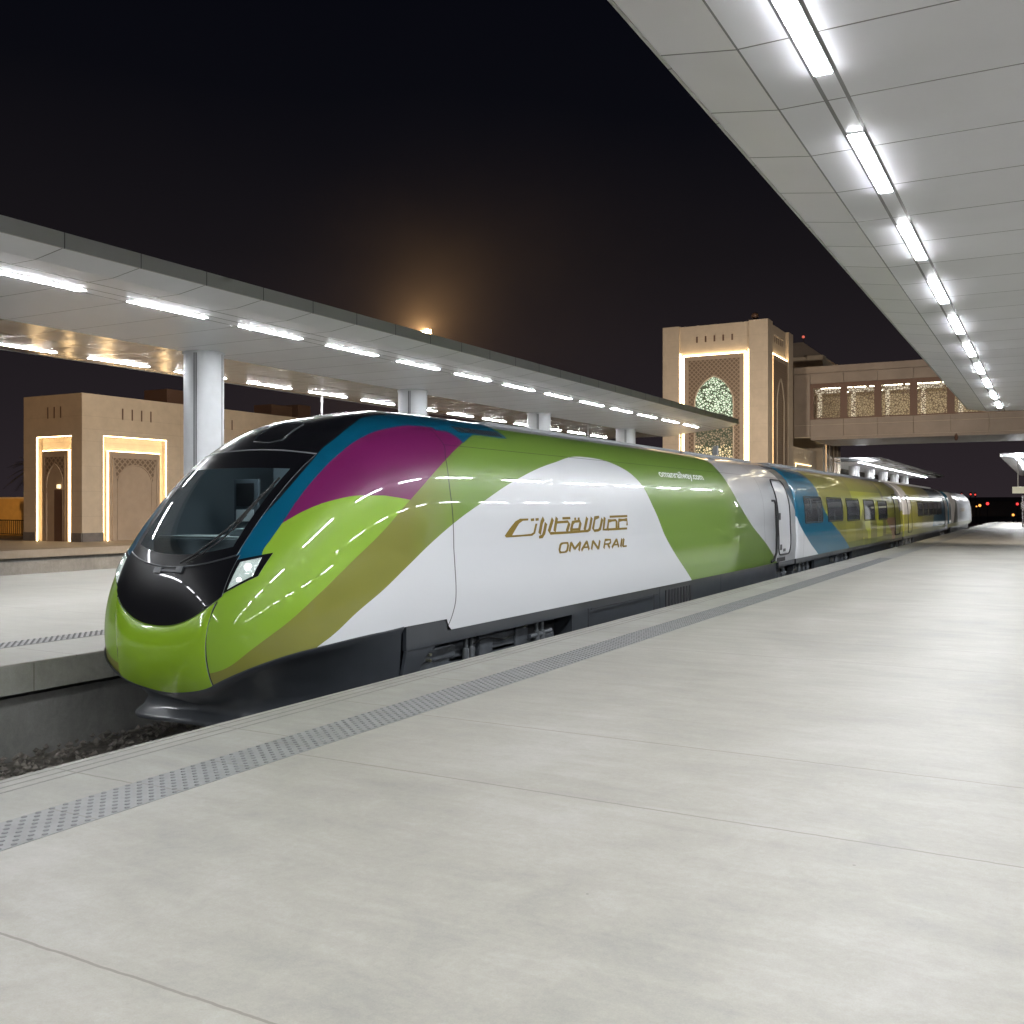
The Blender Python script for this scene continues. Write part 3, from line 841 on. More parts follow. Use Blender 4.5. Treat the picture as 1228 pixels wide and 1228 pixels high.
# green nose cover, bulging slightly
rws = rows_between(lambda a: -.15 + .26 * a * a, lambda a: pb_low(a) - .018, lambda v: .615 + .03 * (2 * v - 1) ** 2 + .04 * v ** 3)
nr_, nc_ = len(rws), len(rws[0])
vv, uu = np.meshgrid(np.linspace(0, 1, nr_), np.linspace(-1, 1, nc_), indexing='ij')
patch(rws, .013 + .055 * np.sin(math.pi * vv ** 1.25) ** .8 * (1 - uu ** 4) ** .8, M['lime'], 'nose_cover', loco, back=.02)
# windscreen: black surround and glass share one grid
ug = [-1, -.97, -.94, -.91, -.88] + list(np.linspace(-.8, .8, 33)) + [.88, .91, .94, .97, 1]
vg = [0, .02, .045, .07, .095] + list(np.linspace(.12, .80, 22)) + [.835, .88, .92, .96, 1]
def ws(u, v):
    lo = lambda a: pb_top(a) + .008
    hi = lambda a: 2.305 - .055 * (a / .8) ** 2
    z0 = 1.2 + 1.05 * v
    a = u * (.735 + .085 * v)
    return (a, lo(a) + (hi(a) - lo(a)) * v)
rws = [[ws(u, v) for u in ug] for v in vg]
gi = lambda i, j: .09 < (vg[i] + vg[i + 1]) / 2 < .84 and abs(ug[j] + ug[j + 1]) / 2 < .885
patch(rws, .008, M['gblack'], 'windscreen_frame', loco, mask=lambda i, j: not gi(i, j))
gl = patch(rws, .006, M['windscreen'], 'windscreen', loco, mask=gi, edge=False)
# thin bright joint along the top of the windscreen
mb = MB()
top = NP(np.array([q[0] for q in rws[-1]]), np.array([q[1] + .012 for q in rws[-1]]), .004)
mb.tube(list(top), .009, 6); mb.build('windscreen_trim', M['frame_line'], loco)
mb = MB()
top = NP(np.array([q[0] for q in rws[0]]), np.array([q[1] - .008 for q in rws[0]]), .012)
mb.tube(list(top), .010, 6)
mb.build('cowl_trim', M['skirt'], loco)
# cowl bracket below the screen
mb = MB()
for a0, a1, z0, z1, o_ in ((-.20, -.10, 1.02, 1.075, .03), (.10, .19, 1.03, 1.085, .03), (-.10, .10, 1.035, 1.055, .025)):
    T = NP(np.array([[a0, a1], [a0, a1]]), np.array([[z0, z0], [z1, z1]]), o_); Bk = NP(np.array([[a0, a1], [a0, a1]]), np.array([[z0, z0], [z1, z1]]), .0)
    v = [T[0, 0], T[0, 1], T[1, 1], T[1, 0], Bk[0, 0], Bk[0, 1], Bk[1, 1], Bk[1, 0]]
    mb.add(v, [(0, 1, 2, 3), (4, 5, 6, 7), (0, 1, 5, 4), (1, 2, 6, 5), (2, 3, 7, 6), (3, 0, 4, 7)])
mb.build('wiper_bracket', M['skirt'], loco)
# wiper: two arms and the blade
wp = MB()
def onnose(pts, off): return [tuple(NP(a, z, off)) for a, z in pts]
wp.tube(onnose([(.16, 1.11), (.30, 1.19), (.46, 1.34), (.57, 1.50), (.615, 1.62)], .055), .011, 8)
wp.tube(onnose([(.24, 1.12), (.36, 1.19), (.52, 1.33), (.60, 1.47), (.635, 1.58)], .05), .008, 8)
w_o = wp.build('wiper', M['black'], loco)
wp = MB(); wp.tube(onnose([(.57, 1.44), (.61, 1.6), (.655, 1.78), (.70, 1.97)], .035), .012, 6)
wp.tube(onnose([(.60, 1.58), (.63, 1.66), (.665, 1.80)], .055), .009, 6)
wp.build('wiper_blade', M['black'], w_o)

# headlights, both sides
def quad_rows(bl, br, tr, tl, n=9, m=9):
    out = []
    for v in np.linspace(0, 1, n):
        r = []
        for u in np.linspace(0, 1, m):
            r.append(((1 - u) * (1 - v) * bl[0] + u * (1 - v) * br[0] + u * v * tr[0] + (1 - u) * v * tl[0],
                      (1 - u) * (1 - v) * bl[1] + u * (1 - v) * br[1] + u * v * tr[1] + (1 - u) * v * tl[1]))
        out.append(r)
    return out
for sd in (1, -1):
    hd = bpy.data.objects.new('headlight', None); COL.objects.link(hd); hd.parent = loco
    f = lambda q: (sd * q[0], q[1])
    mir = (lambda rr: rr) if sd > 0 else (lambda rr: [r[::-1] for r in rr])
    patch(mir([[f(q) for q in r] for r in quad_rows((.742, .855), (.995, 1.02), (1.03, 1.24), (.757, 1.172))]), .006, M['gblack'], 'housing', hd)
    rr = mir([[f(q) for q in r] for r in quad_rows((.772, .892), (.955, 1.022), (.965, 1.195), (.80, 1.15), 13, 13)])
    A = np.array([[q[0] for q in r] for r in rr]); Z = np.array([[q[1] for q in r] for r in rr])
    T = NP(A, Z, .010)
    rn = random.Random(5)
    # facetted reflector
    mbr = MB()
    for i in range(12):
        for j in range(12):
            qd = [Vector(T[i, j]), Vector(T[i, j + 1]), Vector(T[i + 1, j + 1]), Vector(T[i + 1, j])]
            c = sum(qd, Vector()) / 4; n_ = (qd[1] - qd[0]).cross(qd[3] - qd[0]).normalized() * (rn.uniform(.001, .012))
            mbr.add(qd + [c + n_], [(0, 1, 4), (1, 2, 4), (2, 3, 4), (3, 0, 4)])
    mbr.build('reflector', M['reflector'], hd)
    bl_ = MB()
    for (a, z, r_) in ((.885, 1.105, .036), (.85, .985, .024)):
        p = Vector(NP(sd * a, z, .012)); n_ = Vector(nrm(np.array(sd * a), np.array(z)))
        bl_.tube([p, p + n_ * .006], [r_, r_ * .8], 16)
    bl_.build('bulb', M['bulb'], hd)
    patch(rr, .020, M['head_glass'], 'cover_glass', hd, edge=False)

# roof hatch above the windscreen
mb = MB()
hp = [(-.12, 2.42), (-.20, 2.50), (-.19, 2.60), (-.13, 2.665), (.16, 2.665), (.235, 2.63), (.28, 2.43), (.14, 2.40)]
hp = hp + [hp[0]]
pp = []
for (a0, z0), (a1, z1) in zip(hp[:-1], hp[1:]):
    for k in range(5): pp.append((a0 + (a1 - a0) * k / 5, z0 + (z1 - z0) * k / 5))
mb.tube(onnose(pp + [pp[0]], .004), .010, 6, cap=False)
hatch = mb.build('roof_hatch', M['skirt'], loco)
mb = MB()
ctr = (.02, 2.53)
ring = onnose(pp, .004); cpt = NP(ctr[0], ctr[1], .006)
mb.add(ring + [tuple(cpt)], [(i, (i + 1) % len(ring), len(ring)) for i in range(len(ring))], 0, True)
mb.build('hatch_cover', M['gblack'], hatch)

# nose seam between cover and flank (drawn as a real thin bead)
for sd in (1, -1):
    mb = MB()
    mb.tube(onnose([(sd * a, z) for a, z in ((.70, .78), (.665, .68), (.632, .56), (.620, .4), (.622, .22), (.632, .05), (.645, -.05))], .002), .006, 6)
    mb.build('cover_seam', M['black'], loco)

# ---- dark skirt following the nose outline
def skirt_cols():
    cols = []
    for th in np.linspace(0, math.pi / 2, 40):
        zl = -.1
        for _ in range(8):
            q = _p(zl); a = W(zl) * math.sin(th) ** (2 / q); y = _yc(zl) + _L(zl) * (1 - max(0, math.cos(th)) ** (2 / q)); zl = float(zlow(y, a))
        cols.append((a, y, zl, th))
    return cols
SK = [c for c in skirt_cols() if c[1] < 8.98]
for sd in (1, -1):
    mb = MB()
    P = []
    for k, (a, y, zl, th) in enumerate(SK):
        na, ny = (math.sin(th), -math.cos(th))
        u = min(1, max(0, (y - 7.15) / 1.7)); g = 1 - u * u * (3 - 2 * u)
        prof = [(0.016, zl + .012), (.018, zl - .012), (-.02 - .10 * g, zl - .08), (-.05 - .27 * g, min(zl - .16, -.20)), (-.07 - .36 * g, -.34), (-.07 - .31 * g, -.43), (-.07 - .23 * g, -.495), (-.075 - .215 * g, -.515), (-.08 - .215 * g, -.54), (-.16 - .25 * g, -.575)]
        P.append([(XC + sd * (a + o_ * na), y + o_ * ny, z) for o_, z in prof])
    mb.grid(P, 0, True)
    mb.build('nose_skirt', M['skirt'], loco, weld=.002)

def side_box(mb, y0, y1, z0, z1, off=.006, depth=.05, mi=0, sd=1, bev=0):
    xa = XC + sd * (float(W(max(z0, -.3))) + off); xb = xa - sd * depth
    mb.box(min(xa, xb), max(xa, xb), y0, y1, z0, z1, mi, bev)
for sd in (1, -1):
    mb = MB()
    side_box(mb, 9.0, 9.84, .09, .372, .010, .05, sd=sd)
    side_box(mb, 9.02, 13.42, .085, .232, .008, .05, sd=sd)
    side_box(mb, 13.42, 13.48, -.55, .232, .008, .3, sd=sd)
    side_box(mb, 13.482, 17.2, -.55, .236, .008, .06, sd=sd)
    side_box(mb, 17.21, 21.0, -.55, .236, .008, .06, sd=sd)
    side_box(mb, 21.01, 25.9, -.55, .236, .008, .06, sd=sd)
    side_box(mb, 25.91, 27.70, .10, .236, .008, .06, sd=sd)
    # fender plate behind the nose
    x = XC + sd * 1.47
    poly = [(9.02, .082), (9.62, .082), (9.40, -.02), (9.22, -.22), (9.0, -.42), (8.86, -.42)]
    mb.add([(x, p, q) for p, q in poly] + [(x - sd * .04, p, q) for p, q in poly], [tuple(range(6)), tuple(range(6, 12))[::-1]] + [(i, (i + 1) % 6, 6 + (i + 1) % 6, 6 + i) for i in range(6)])
    mb.build('side_skirt', M['skirt'], loco)
mb = MB()
side_box(mb, 14.0, 16.9, .10, .108, .014, .02); side_box(mb, 14.0, 14.012, -.3, .108, .014, .02); side_box(mb, 16.888, 16.9, -.3, .108, .014, .02)
mb.build('access_panel', M['under'], loco); mb = MB()
for k in range(9): side_box(mb, 17.5 + k * .17, 17.59 + k * .17, -.25, .13, .013, .02)
mb.build('skirt_louvre', M['under'], loco)
mb = MB(); mb.box(XC - 1.12, XC + 1.12, 8.9, 27.5, -.72, .30); mb.box(XC - .5, XC + .5, 7.75, 8.9, -.5, .2)
mb.build('underframe', M['under'], loco)

def bogie(parent, yc_, half, sd_list=(1, -1), detail=True):
    b = bpy.data.objects.new('bogie', None); COL.objects.link(b); b.parent = parent
    b.location = Vector((XC, yc_, TRACK)) - worldloc(parent)
    for sd in (1, -1):
        m_ = MB()
        x = XC + sd * 1.30
        x0, x1 = min(x, x - sd * .16), max(x, x - sd * .16)
        m_.box(x0, x1, yc_ - half * .55, yc_ + half * .4, -.22, .04, 0, .02)
        m_.box(x0, x1, yc_ - half * .9, yc_ + half * .9, -.36, -.14, 0, .02)
        if detail:
            m_.box(x0, x1 + .04 * sd, yc_ - half * .86, yc_ - half * .50, -.14, .02, 0, .02)
            m_.box(x0, x1 + .03 * sd, yc_ + half * .28, yc_ + half * .46, -.25, .075, 0, .015)
            m_.box(x0, x1 + .05 * sd, yc_ - half * .22, yc_ - half * .05, -.28, .07, 0, .015)
        m_.build('bogie_frame', M['bogie'], b)
        if not detail or sd < 0: continue
        x = XC + 1.36
        for q in (-.40, -.33, .56, .64):
            m_ = MB()
            m_.cyl(x, yc_ + half * q, -.3, .08, .028, 10)
            m_.cyl(x, yc_ + half * q, -.3, -.06, .045, 10)
            m_.build('damper', M['bogie_steel'], b)
        m_ = MB(); m_.tube([(x, yc_ - half * .3, -.03), (x, yc_ - half * .2, .0), (x, yc_ - half * .12, .01), (x, yc_ - half * .02, -.03), (x, yc_ + half * .1, -.06), (x, yc_ + half * .25, -.02)], .012, 6); m_.build('air_hose', M['black'], b)
        m_ = MB(); m_.tube([(x, yc_ + half * .45, -.12), (x, yc_ + half * .78, -.10)], .035, 10); m_.build('yaw_damper', M['bogie'], b)
        for (q, z) in ((-.82, -.03), (-.82, -.10), (-.11, .075), (.36, .05)):
            m_ = MB(); m_.tube([(XC + 1.33, yc_ + half * q, z), (XC + 1.40, yc_ + half * q, z)], .02, 8); m_.build('bolt', M['chrome'], b)
    for q in (-.55, .55):
        w_ = MB()
        for sd in (1, -1):
            x = XC + sd * .72
            w_.tube([(x - .065, yc_ + half * q, -.50), (x + .065, yc_ + half * q, -.50)], .45, 32)
            w_.tube([(x - .08, yc_ + half * q, -.50), (x + .08, yc_ + half * q, -.50)], .2, 20)
        w_.tube([(XC - .7, yc_ + half * q, -.5), (XC + .7, yc_ + half * q, -.5)], .08, 12)
        w_.build('wheelset', M['steel'], b)
    return b
bogie(loco, 11.25, 2.0)
bogie(loco, 26.0, 1.5)

# roof vent behind the cab
def side_patch(mb, y0, y1, z0, z1, off, ny=8, nz=8, sd=1, mi=0, back=.0):
    Y = np.linspace(y0, y1, ny); Z = np.linspace(z0, z1, nz)
    P = [[(XC + sd * (float(W(z)) + off), y, z) for z in Z] for y in Y]
    mb.grid(P, mi, True)
    if back:
        loop = [(i, 0) for i in range(ny)] + [(ny - 1, j) for j in range(1, nz)] + [(i, nz - 1) for i in range(ny - 2, -1, -1)] + [(0, j) for j in range(nz - 2, 0, -1)]
        T = [P[i][j] for i, j in loop]; n = len(T)
        mb.add(T + [(x - sd * back, y, z) for x, y, z in T], [(k, (k + 1) % n, n + (k + 1) % n, n + k) for k in range(n)], mi)
for sd in (1, -1):
    mb = MB()
    for k in range(16):
        y = 10.85 + k * .075
        side_patch(mb, y, y + .035, 2.665, 2.74, .012, 2, 4, sd, 0, .02)
    mb.build('roof_vent', M['under'], loco)
# roof line equipment
mb = MB()
mb.box(XC - .5, XC + .5, 12.4, 21.0, ZT - .12, ZT + .004, 0, .003)
mb.box(XC - .45, XC + .45, 21.4, 27.0, ZT - .12, ZT + .02, 0, .01)
for y in np.arange(12.9, 20.6, 1.3): mb.box(XC - .36, XC + .36, y, y + .9, ZT + .003, ZT + .018, 0)
mb.box(XC + .3, XC + .42, 24.0, 24.12, ZT + .05, ZT + .28, 0)
mb.build('roof_cover', M['roofgrey'], loco)

# driver door with seal, handrail and step
def rrect(y0, y1, z0, z1, r, n=8):
    pts = []
    for cy, cz, a0 in ((y1 - r, z1 - r, 0), (y0 + r, z1 - r, 90), (y0 + r, z0 + r, 180), (y1 - r, z0 + r, 270)):
        for k in range(n + 1):
            a = R(a0 + 90 * k / n); pts.append((cy + r * math.cos(a), cz + r * math.sin(a)))
    return pts
def on_side(y, z, off): return (XC + float(W(z)) + off, y, z)
def dense(poly, step=.12):
    out = []
    n = len(poly)
    for i in range(n):
        (y0, z0), (y1, z1) = poly[i], poly[(i + 1) % n]
        k = max(1, int(math.hypot(y1 - y0, z1 - z0) / step))
        for q in range(k): out.append((y0 + (y1 - y0) * q / k, z0 + (z1 - z0) * q / k))
    return out
def panel_on_side(name, mat, parent, y0, y1, z0, z1, r, off, back=.02):
    mb = MB()
    # rows of constant z so that the panel follows the side
    pts = rrect(y0, y1, z0, z1, r)
    zs = np.unique(np.round(np.concatenate([np.linspace(z0, z1, 22), [p[1] for p in pts]]), 4))
    P = []
    for z in zs:
        ins = 0
        if z > z1 - r: ins = r - math.sqrt(max(0, r * r - (z - z1 + r) ** 2))
        elif z < z0 + r: ins = r - math.sqrt(max(0, r * r - (z0 + r - z) ** 2))
        P.append([on_side(y0 + ins, z, off), on_side(y1 - ins, z, off)])
    mb.grid(P, 0, True)
    loop = [p[0] for p in P] + [p[1] for p in P[::-1]]; n = len(loop)
    mb.add(loop + [(x - back, y, z) for x, y, z in loop], [(k, (k + 1) % n, n + (k + 1) % n, n + k) for k in range(n)])
    return mb.build(name, mat, parent, recalc=False)
door = panel_on_side('door', M['gwhite'], loco, 25.78, 27.02, .47, 2.36, .22, .010)
mb = MB(); loop = [on_side(y, z, .012) for y, z in dense(rrect(25.74, 27.06, .43, 2.40, .24))]
mb.tube(loop + [loop[0]], .02, 6, cap=False); mb.build('seal', M['black'], door)
mb = MB(); side_box(mb, 25.84, 26.0, 1.34, 1.52, .02, .03); side_box(mb, 25.9, 26.1, .55, .70, .02, .03, bev=.01); side_box(mb, 26.25, 26.5, .50, .58, .02, .03, bev=.01)
mb.build('handle', M['black'], door)
mb = MB(); side_box(mb, 25.65, 26.55, .25, .36, .012, .04); mb.build('door_step', M['black'], loco)
mb = MB(); mb.tube([on_side(25.25, 1.84, .01), on_side(25.30, 1.84, .07), on_side(25.36, 1.75, .07), on_side(25.36, 1.0, .06), on_side(25.34, .52, .06), on_side(25.18, .32, .05), on_side(25.05, .28, .01)], .03, 8)
mb.build('handrail', M['black'], loco)

# lettering ----------------------------------------------------------
def strokes(name, polys, sts, w, mat, parent, dy=0, sc=1.0, y0=0, mirror=False):
    mb = MB()
    def q(y, z, off=.004):
        return on_side(y, z, off)
    for poly in polys:
        # the swoosh: a thick slanting end on the left, a level base and an upright
        mb.add([q(y, z) for y, z in poly], tessellate_polygon([[Vector((y, z * 4, 0)) for y, z in poly]]))
    for li, l in enumerate(sts):
        l2 = []
        for a, b in zip(l[:-1], l[1:]):
            k = max(1, int(math.dist(a, b) / .12))
            for i in range(k): l2.append((a[0] + (b[0] - a[0]) * i / k, a[1] + (b[1] - a[1]) * i / k))
        l2.append(l[-1])
        L_, R_ = [], []
        for i, p in enumerate(l2):
            a = l2[max(0, i - 1)]; b = l2[min(len(l2) - 1, i + 1)]
            d = Vector((b[0] - a[0], b[1] - a[1]))
            d.normalize()
            # uprights are drawn wider than level strokes, as on the side of the car
            hw = w * (1.0 * abs(d.y) + .42 * abs(d.x)) * .5
            hw = max(hw, w * .24)
            n_ = Vector((-d.y, d.x))
            L_.append(q(p[0] + n_.x * hw * 1.0, p[1] + n_.y * hw, .004 + .0002 * li)); R_.append(q(p[0] - n_.x * hw, p[1] - n_.y * hw, .004 + .0002 * li))
        mb.grid([L_, R_], 0, False)
    return mb.build(name, mat, parent, recalc=False)
POL = [(11.865, 1.533), (11.629, 1.533), (11.492, 1.498), (11.341, 1.415), (11.192, 1.315), (11.235, 1.29), (11.965, 1.294), (12.056, 1.326), (12.13, 1.459), (12.067, 1.46), (12.002, 1.34), (11.929, 1.322), (11.66, 1.316), (11.395, 1.316), (11.475, 1.38), (11.595, 1.468), (11.699, 1.502), (11.858, 1.505)]
ST = [[(11.937, 1.512), (12.038, 1.516)], [(12.075, 1.514), (12.174, 1.518)], [(12.328, 1.532), (12.26, 1.474), (12.186, 1.314)], [(12.393, 1.464), (12.328, 1.333), (12.268, 1.278), (12.167, 1.269)], [(12.614, 1.522), (12.477, 1.341), (12.528, 1.314), (13.175, 1.313), (13.809, 1.321), (13.877, 1.348), (13.969, 1.525)], [(12.745, 1.538), (12.653, 1.338)], [(12.665, 1.465), (13.1, 1.473), (13.15, 1.444), (13.058, 1.323)], [(12.926, 1.523), (13.196, 1.524)], [(13.217, 1.319), (13.209, 1.352), (13.268, 1.453), (13.345, 1.47), (13.527, 1.475), (13.545, 1.447), (13.484, 1.337)], [(13.217, 1.352), (13.484, 1.354)], [(13.328, 1.510), (13.395, 1.513)], [(13.449, 1.51), (13.519, 1.513)], [(13.795, 1.527), (13.682, 1.333)], [(14.25, 1.532), (14.085, 1.515), (13.997, 1.351), (14.052, 1.319), (14.203, 1.322), (14.274, 1.349), (14.371, 1.502)], [(14.468, 1.524), (14.404, 1.327), (15.393, 1.327)], [(14.616, 1.323), (14.566, 1.334), (14.616, 1.464), (14.904, 1.472), (14.945, 1.446), (14.934, 1.332)], [(15.393, 1.378), (15.393, 1.474), (15.048, 1.47), (15.017, 1.342)], [(14.666, 1.53), (15.421, 1.535)]]
strokes('lettering', [POL], ST, .075, M['gold'], loco)
def text(name, s_, y0, y1, z0, z1, mat, parent, shear=.2, off=.005, flat=None, bold=0.0):
    cu = bpy.data.curves.new('text', 'FONT'); cu.body = s_; cu.resolution_u = 4; cu.offset = bold
    ob = bpy.data.objects.new('text', cu); COL.objects.link(ob)
    dg = bpy.context.evaluated_depsgraph_get(); dg.update()
    me = bpy.data.meshes.new_from_object(ob.evaluated_get(dg))
    bpy.data.objects.remove(ob)
    for v in me.vertices: v.co.x += shear * v.co.y
    xs = [v.co.x for v in me.vertices]; ys = [v.co.y for v in me.vertices]
    cap0 = 0.0
    mx0, mx1, my0, my1 = min(xs), max(xs), min(ys), max(ys)
    bm = bmesh.new(); bm.from_mesh(me)
    if flat is None:
        for k in range(1, 5):
            bmesh.ops.bisect_plane(bm, geom=bm.verts[:] + bm.edges[:] + bm.faces[:], plane_co=(0, my0 + (my1 - my0) * k / 5, 0), plane_no=(0, 1, 0))
    for v in bm.verts:
        y = y0 + (v.co.x - mx0) / (mx1 - mx0) * (y1 - y0); z = z0 + (v.co.y - my0) / (my1 - my0) * (z1 - z0)
        v.co = on_side(y, z, off)
    mb = MB(); mb.bm(bm)
    bpy.data.meshes.remove(me)
    return mb.build(name, mat, parent, recalc=False)
GLY = {'O': (.80, [[(.22, 0), (.58, 0), (.74, .08), (.80, .25), (.80, .75), (.74, .92), (.58, 1), (.22, 1), (.06, .92), (0, .75), (0, .25), (.06, .08), (.22, 0)]]),
       'M': (1.0, [[(0, 0), (0, 1)], [(0, 1), (.5, .25)], [(.5, .25), (1, 1)], [(1, 1), (1, 0)]]), 'A': (.86, [[(0, 0), (.43, 1)], [(.43, 1), (.86, 0)], [(.15, .33), (.71, .33)]]),
       'N': (.80, [[(0, 0), (0, 1)], [(0, 1), (.80, 0)], [(.80, 0), (.80, 1)]]), 'R': (.72, [[(0, 0), (0, 1), (.50, 1), (.66, .93), (.70, .76), (.66, .58), (.50, .5), (0, .5)], [(.38, .5), (.72, 0)]]),
       'I': (.0, [[(0, 0), (0, 1)]]), 'L': (.52, [[(0, 1), (0, 0)], [(0, .04), (.52, .04)]])}
def letters(word, y0, y1, z0, z1, shear):
    adv, pen = [], 0
    for ch in word:
        if ch == ' ': pen += .38; continue
        adv.append((ch, pen)); pen += GLY[ch][0] + .26
    k = (y1 - y0) / (pen - .26 + shear)
    return [[(y0 + (p + u + shear * v) * k, z0 + v * (z1 - z0)) for u, v in l] for ch, p in adv for l in GLY[ch][1]]
strokes('lettering', [], letters('OMAN RAIL', 12.78, 15.42, 1.03, 1.162, .22), .056, M['gold'], loco)
text('lettering', 'omanrailway.com', 17.45, 20.1, 2.205, 2.385, M['white_letter'], loco, 0, bold=.013)

# cab interior, seen through the windscreen
mb = MB(); mb.box(XC - 1.0, XC + 1.0, 9.6, 9.66, .3, 2.4); mb.box(XC - 1.15, XC + 1.15, 7.7, 9.6, .30, .34)
mb.build('cab_wall', M['cab'], loco)
mb = MB(); mb.box(XC - .95, XC + .95, 7.62, 8.25, .7, 1.36, 0, .04); mb.box(XC - .1, XC + .62, 7.9, 8.2, 1.36, 1.46, 0, .03)
dk = mb.build('driver_desk', M['cab'], loco)
mb = MB(); mb.box(XC - .9, XC + .9, 7.66, 8.2, 1.362, 1.375, 0, .004); mb.build('desk_top', pbr('pale_desk', (.85, .9, .9), .55), dk)
mb = MB(); mb.box(XC + .15, XC + .85, 8.75, 9.2, 1.16, 1.3, 0, .04); mb.box(XC + .1, XC + .9, 9.22, 9.5, 1.2, 1.62, 0, .05)
mb.build('driver_seat', M['cab_light'], loco)
mb = MB(); mb.box(XC - .80, XC - .42, 8.70, 8.74, 1.38, 2.02, 0, .01)
wnd = mb.build('cab_partition', M['cab_dark'], loco)
mb = MB(); mb.box(XC - .75, XC - .48, 8.685, 8.698, 1.52, 1.66); mb.build('partition_pane', M['cab_light'], wnd)
mb = MB(); mb.box(XC - .75, XC - .48, 8.685, 8.698, 1.70, 1.97); mb.build('partition_screen', M['black'], wnd)
mb = MB(); mb.box(XC - .7, XC + .72, 8.42, 8.45, 2.16, 2.23, 0, .01); mb.build('sun_blind', M['cab_light'], loco)

mb = MB(); mb.box(XC - .35, XC + .35, 8.3, 8.5, 2.28, 2.31); mb.build('added_cab_lamp', emission('added_cab_lamp', (.85, .95, 1.0), 16), loco)  # added lamp, brightens the cab interior behind the windscreen
# ------------------------------------------------------------------ coaches
def coach(y0, y1, mat, label, wins, wmat, loc_name='passenger_car', bog=(), skirts=(), doors=()):
    root = thing(loc_name, label, 'train car', (XC, (y0 + y1) / 2, TRACK))
    zs = .235 + (ZT - .0005 - .235) * (1 - (1 - np.linspace(0, 1, 40)) ** 1.7)
    mb = MB()
    Y = [y0 + .06, y0 + .10, y0 + .18] + list(np.linspace(y0 + .5, y1 - .5, 14)) + [y1 - .18, y1 - .10, y1 - .06]
    ins = [.06, .015, .0] + [0] * 14 + [.0, .015, .06]
    P = []
    for y, i_ in zip(Y, ins):
        r = [(XC + float(W(z)) - min(i_, float(W(z))), y, z - (i_ if z > 2.6 else 0)) for z in zs]
        P.append(r + [(2 * XC - x, yy, z) for x, yy, z in r[::-1]])
    mb.grid(P, 0, True)
    mb.add(P[0], [tuple(range(len(P[0])))]); mb.add(P[-1], [tuple(range(len(P[-1])))])
    mb.build('body', mat, root, weld=.0006)
    for (a, b, z0, z1) in wins:
        w_ = panel_on_side('window', wmat, root, a, b, z0, z1, .10, .006)
        mb = MB(); lp = [on_side(y, z, .006) for y, z in dense(rrect(a - .03, b + .03, z0 - .03, z1 + .03, .12))]
        mb.tube(lp + [lp[0]], .018, 6, cap=False); mb.build('window_frame', M['black'], w_)
    for (a, b, z0, z1) in doors:
        d_ = panel_on_side('door', mat, root, a, b, z0, z1, .12, .012)
        mb = MB(); lp = [on_side(y, z, .010) for y, z in dense(rrect(a - .02, b + .02, z0 - .02, z1 + .02, .14))]
        mb.tube(lp + [lp[0]], .022, 6, cap=False); mb.build('seal', M['black'], d_)
    mb = MB()
    for a, b in skirts:
        for sd in (1, -1): side_box(mb, a, b, -.5, .24, .006, .08, sd=sd)
    mb.box(XC - 1.1, XC + 1.1, y0 + .3, y1 - .3, -.6, .30, 1)
    for sd in (1, -1): side_box(mb, y0 + .1, y1 - .1, .09, .238, .004, .06, sd=sd)
    mb.build('skirt', [M['skirt'], M['under']], root)
    for q, hf in bog: bogie(root, q, hf)
    mb = MB(); mb.box(XC - 1.15, XC + 1.15, y1 - .1, y1 + .2, -.1, 2.5); mb.build('gangway', M['black'], root)
    mb = MB(); mb.box(XC - .5, XC + .5, y0 + 1.0, y1 - 1.0, ZT - .1, ZT + .04, 0, .02)
    mb.build('roof_cover', M['roofgrey'], root)
    return root
WINS = [(28.98, 31.40, 1.24, 1.95), (32.30, 34.75, 1.24, 1.945), (35.65, 38.10, 1.22, 1.935), (39.2, 41.6, 1.19, 1.91), (42.7, 45.0, 1.17, 1.89)]
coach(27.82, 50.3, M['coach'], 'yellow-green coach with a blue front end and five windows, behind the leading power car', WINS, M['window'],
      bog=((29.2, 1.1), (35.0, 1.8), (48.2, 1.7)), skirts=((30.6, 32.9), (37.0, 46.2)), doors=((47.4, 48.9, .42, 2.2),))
coach(50.4, 73.3, M['coach2'], 'dull green and blue coach with a white patch, third vehicle of the train', [(56.2 + k * 2.6, 58.4 + k * 2.6, 1.2, 1.92) for k in range(5)], M['window'],
      bog=((53.0, 1.7), (70.5, 1.7)), skirts=((55.2, 68.5),), doors=((52.0, 53.4, .42, 2.2), (71.0, 72.3, .42, 2.2)))
tail = thing('locomotive', 'small distant white tail power car at the far end of the train', 'train', (XC, 86, TRACK))
mb, _ = loft_body(6.85 + 24.0, mirror=73.4 + 6.85 + 24.0, hole=False, nz=50, nth=36)
mb.build('body', M['tail'], tail, weld=.0006)
mb = MB()
for sd in (1, -1): side_box(mb, 76, 93, -.5, .25, .008, .06, sd=sd)
mb.box(XC - 1.1, XC + 1.1, 74, 95.5, -.7, .3, 1)
mb.build('skirt', [M['skirt'], M['under']], tail)
bogie(tail, 78, 1.7); bogie(tail, 91, 1.7)
strokes('lettering', [[(y + 72.2, z) for y, z in POL]], [[(y + 72.2, z) for y, z in l] for l in ST], .075, M['gold'], tail)
panel_on_side('door', M['gwhite'], tail, 74.0, 75.2, .47, 2.3, .2, .010)

# ------------------------------------------------------------------ pavilion (left)
def arch_pts(cx, half, zspring, zapex, n=12):
    """pointed arch, left spring to right spring"""
    rise = zapex - zspring
    r = (rise * rise + half * half) / (2 * half)
    fm = math.asin(min(1, rise / r)); c = cx - half + r
    out = [(c - r * math.cos(fm * k / n), zspring + r * math.sin(fm * k / n)) for k in range(n + 1)]
    return out + [(2 * cx - x, z) for x, z in out[::-1][1:]]

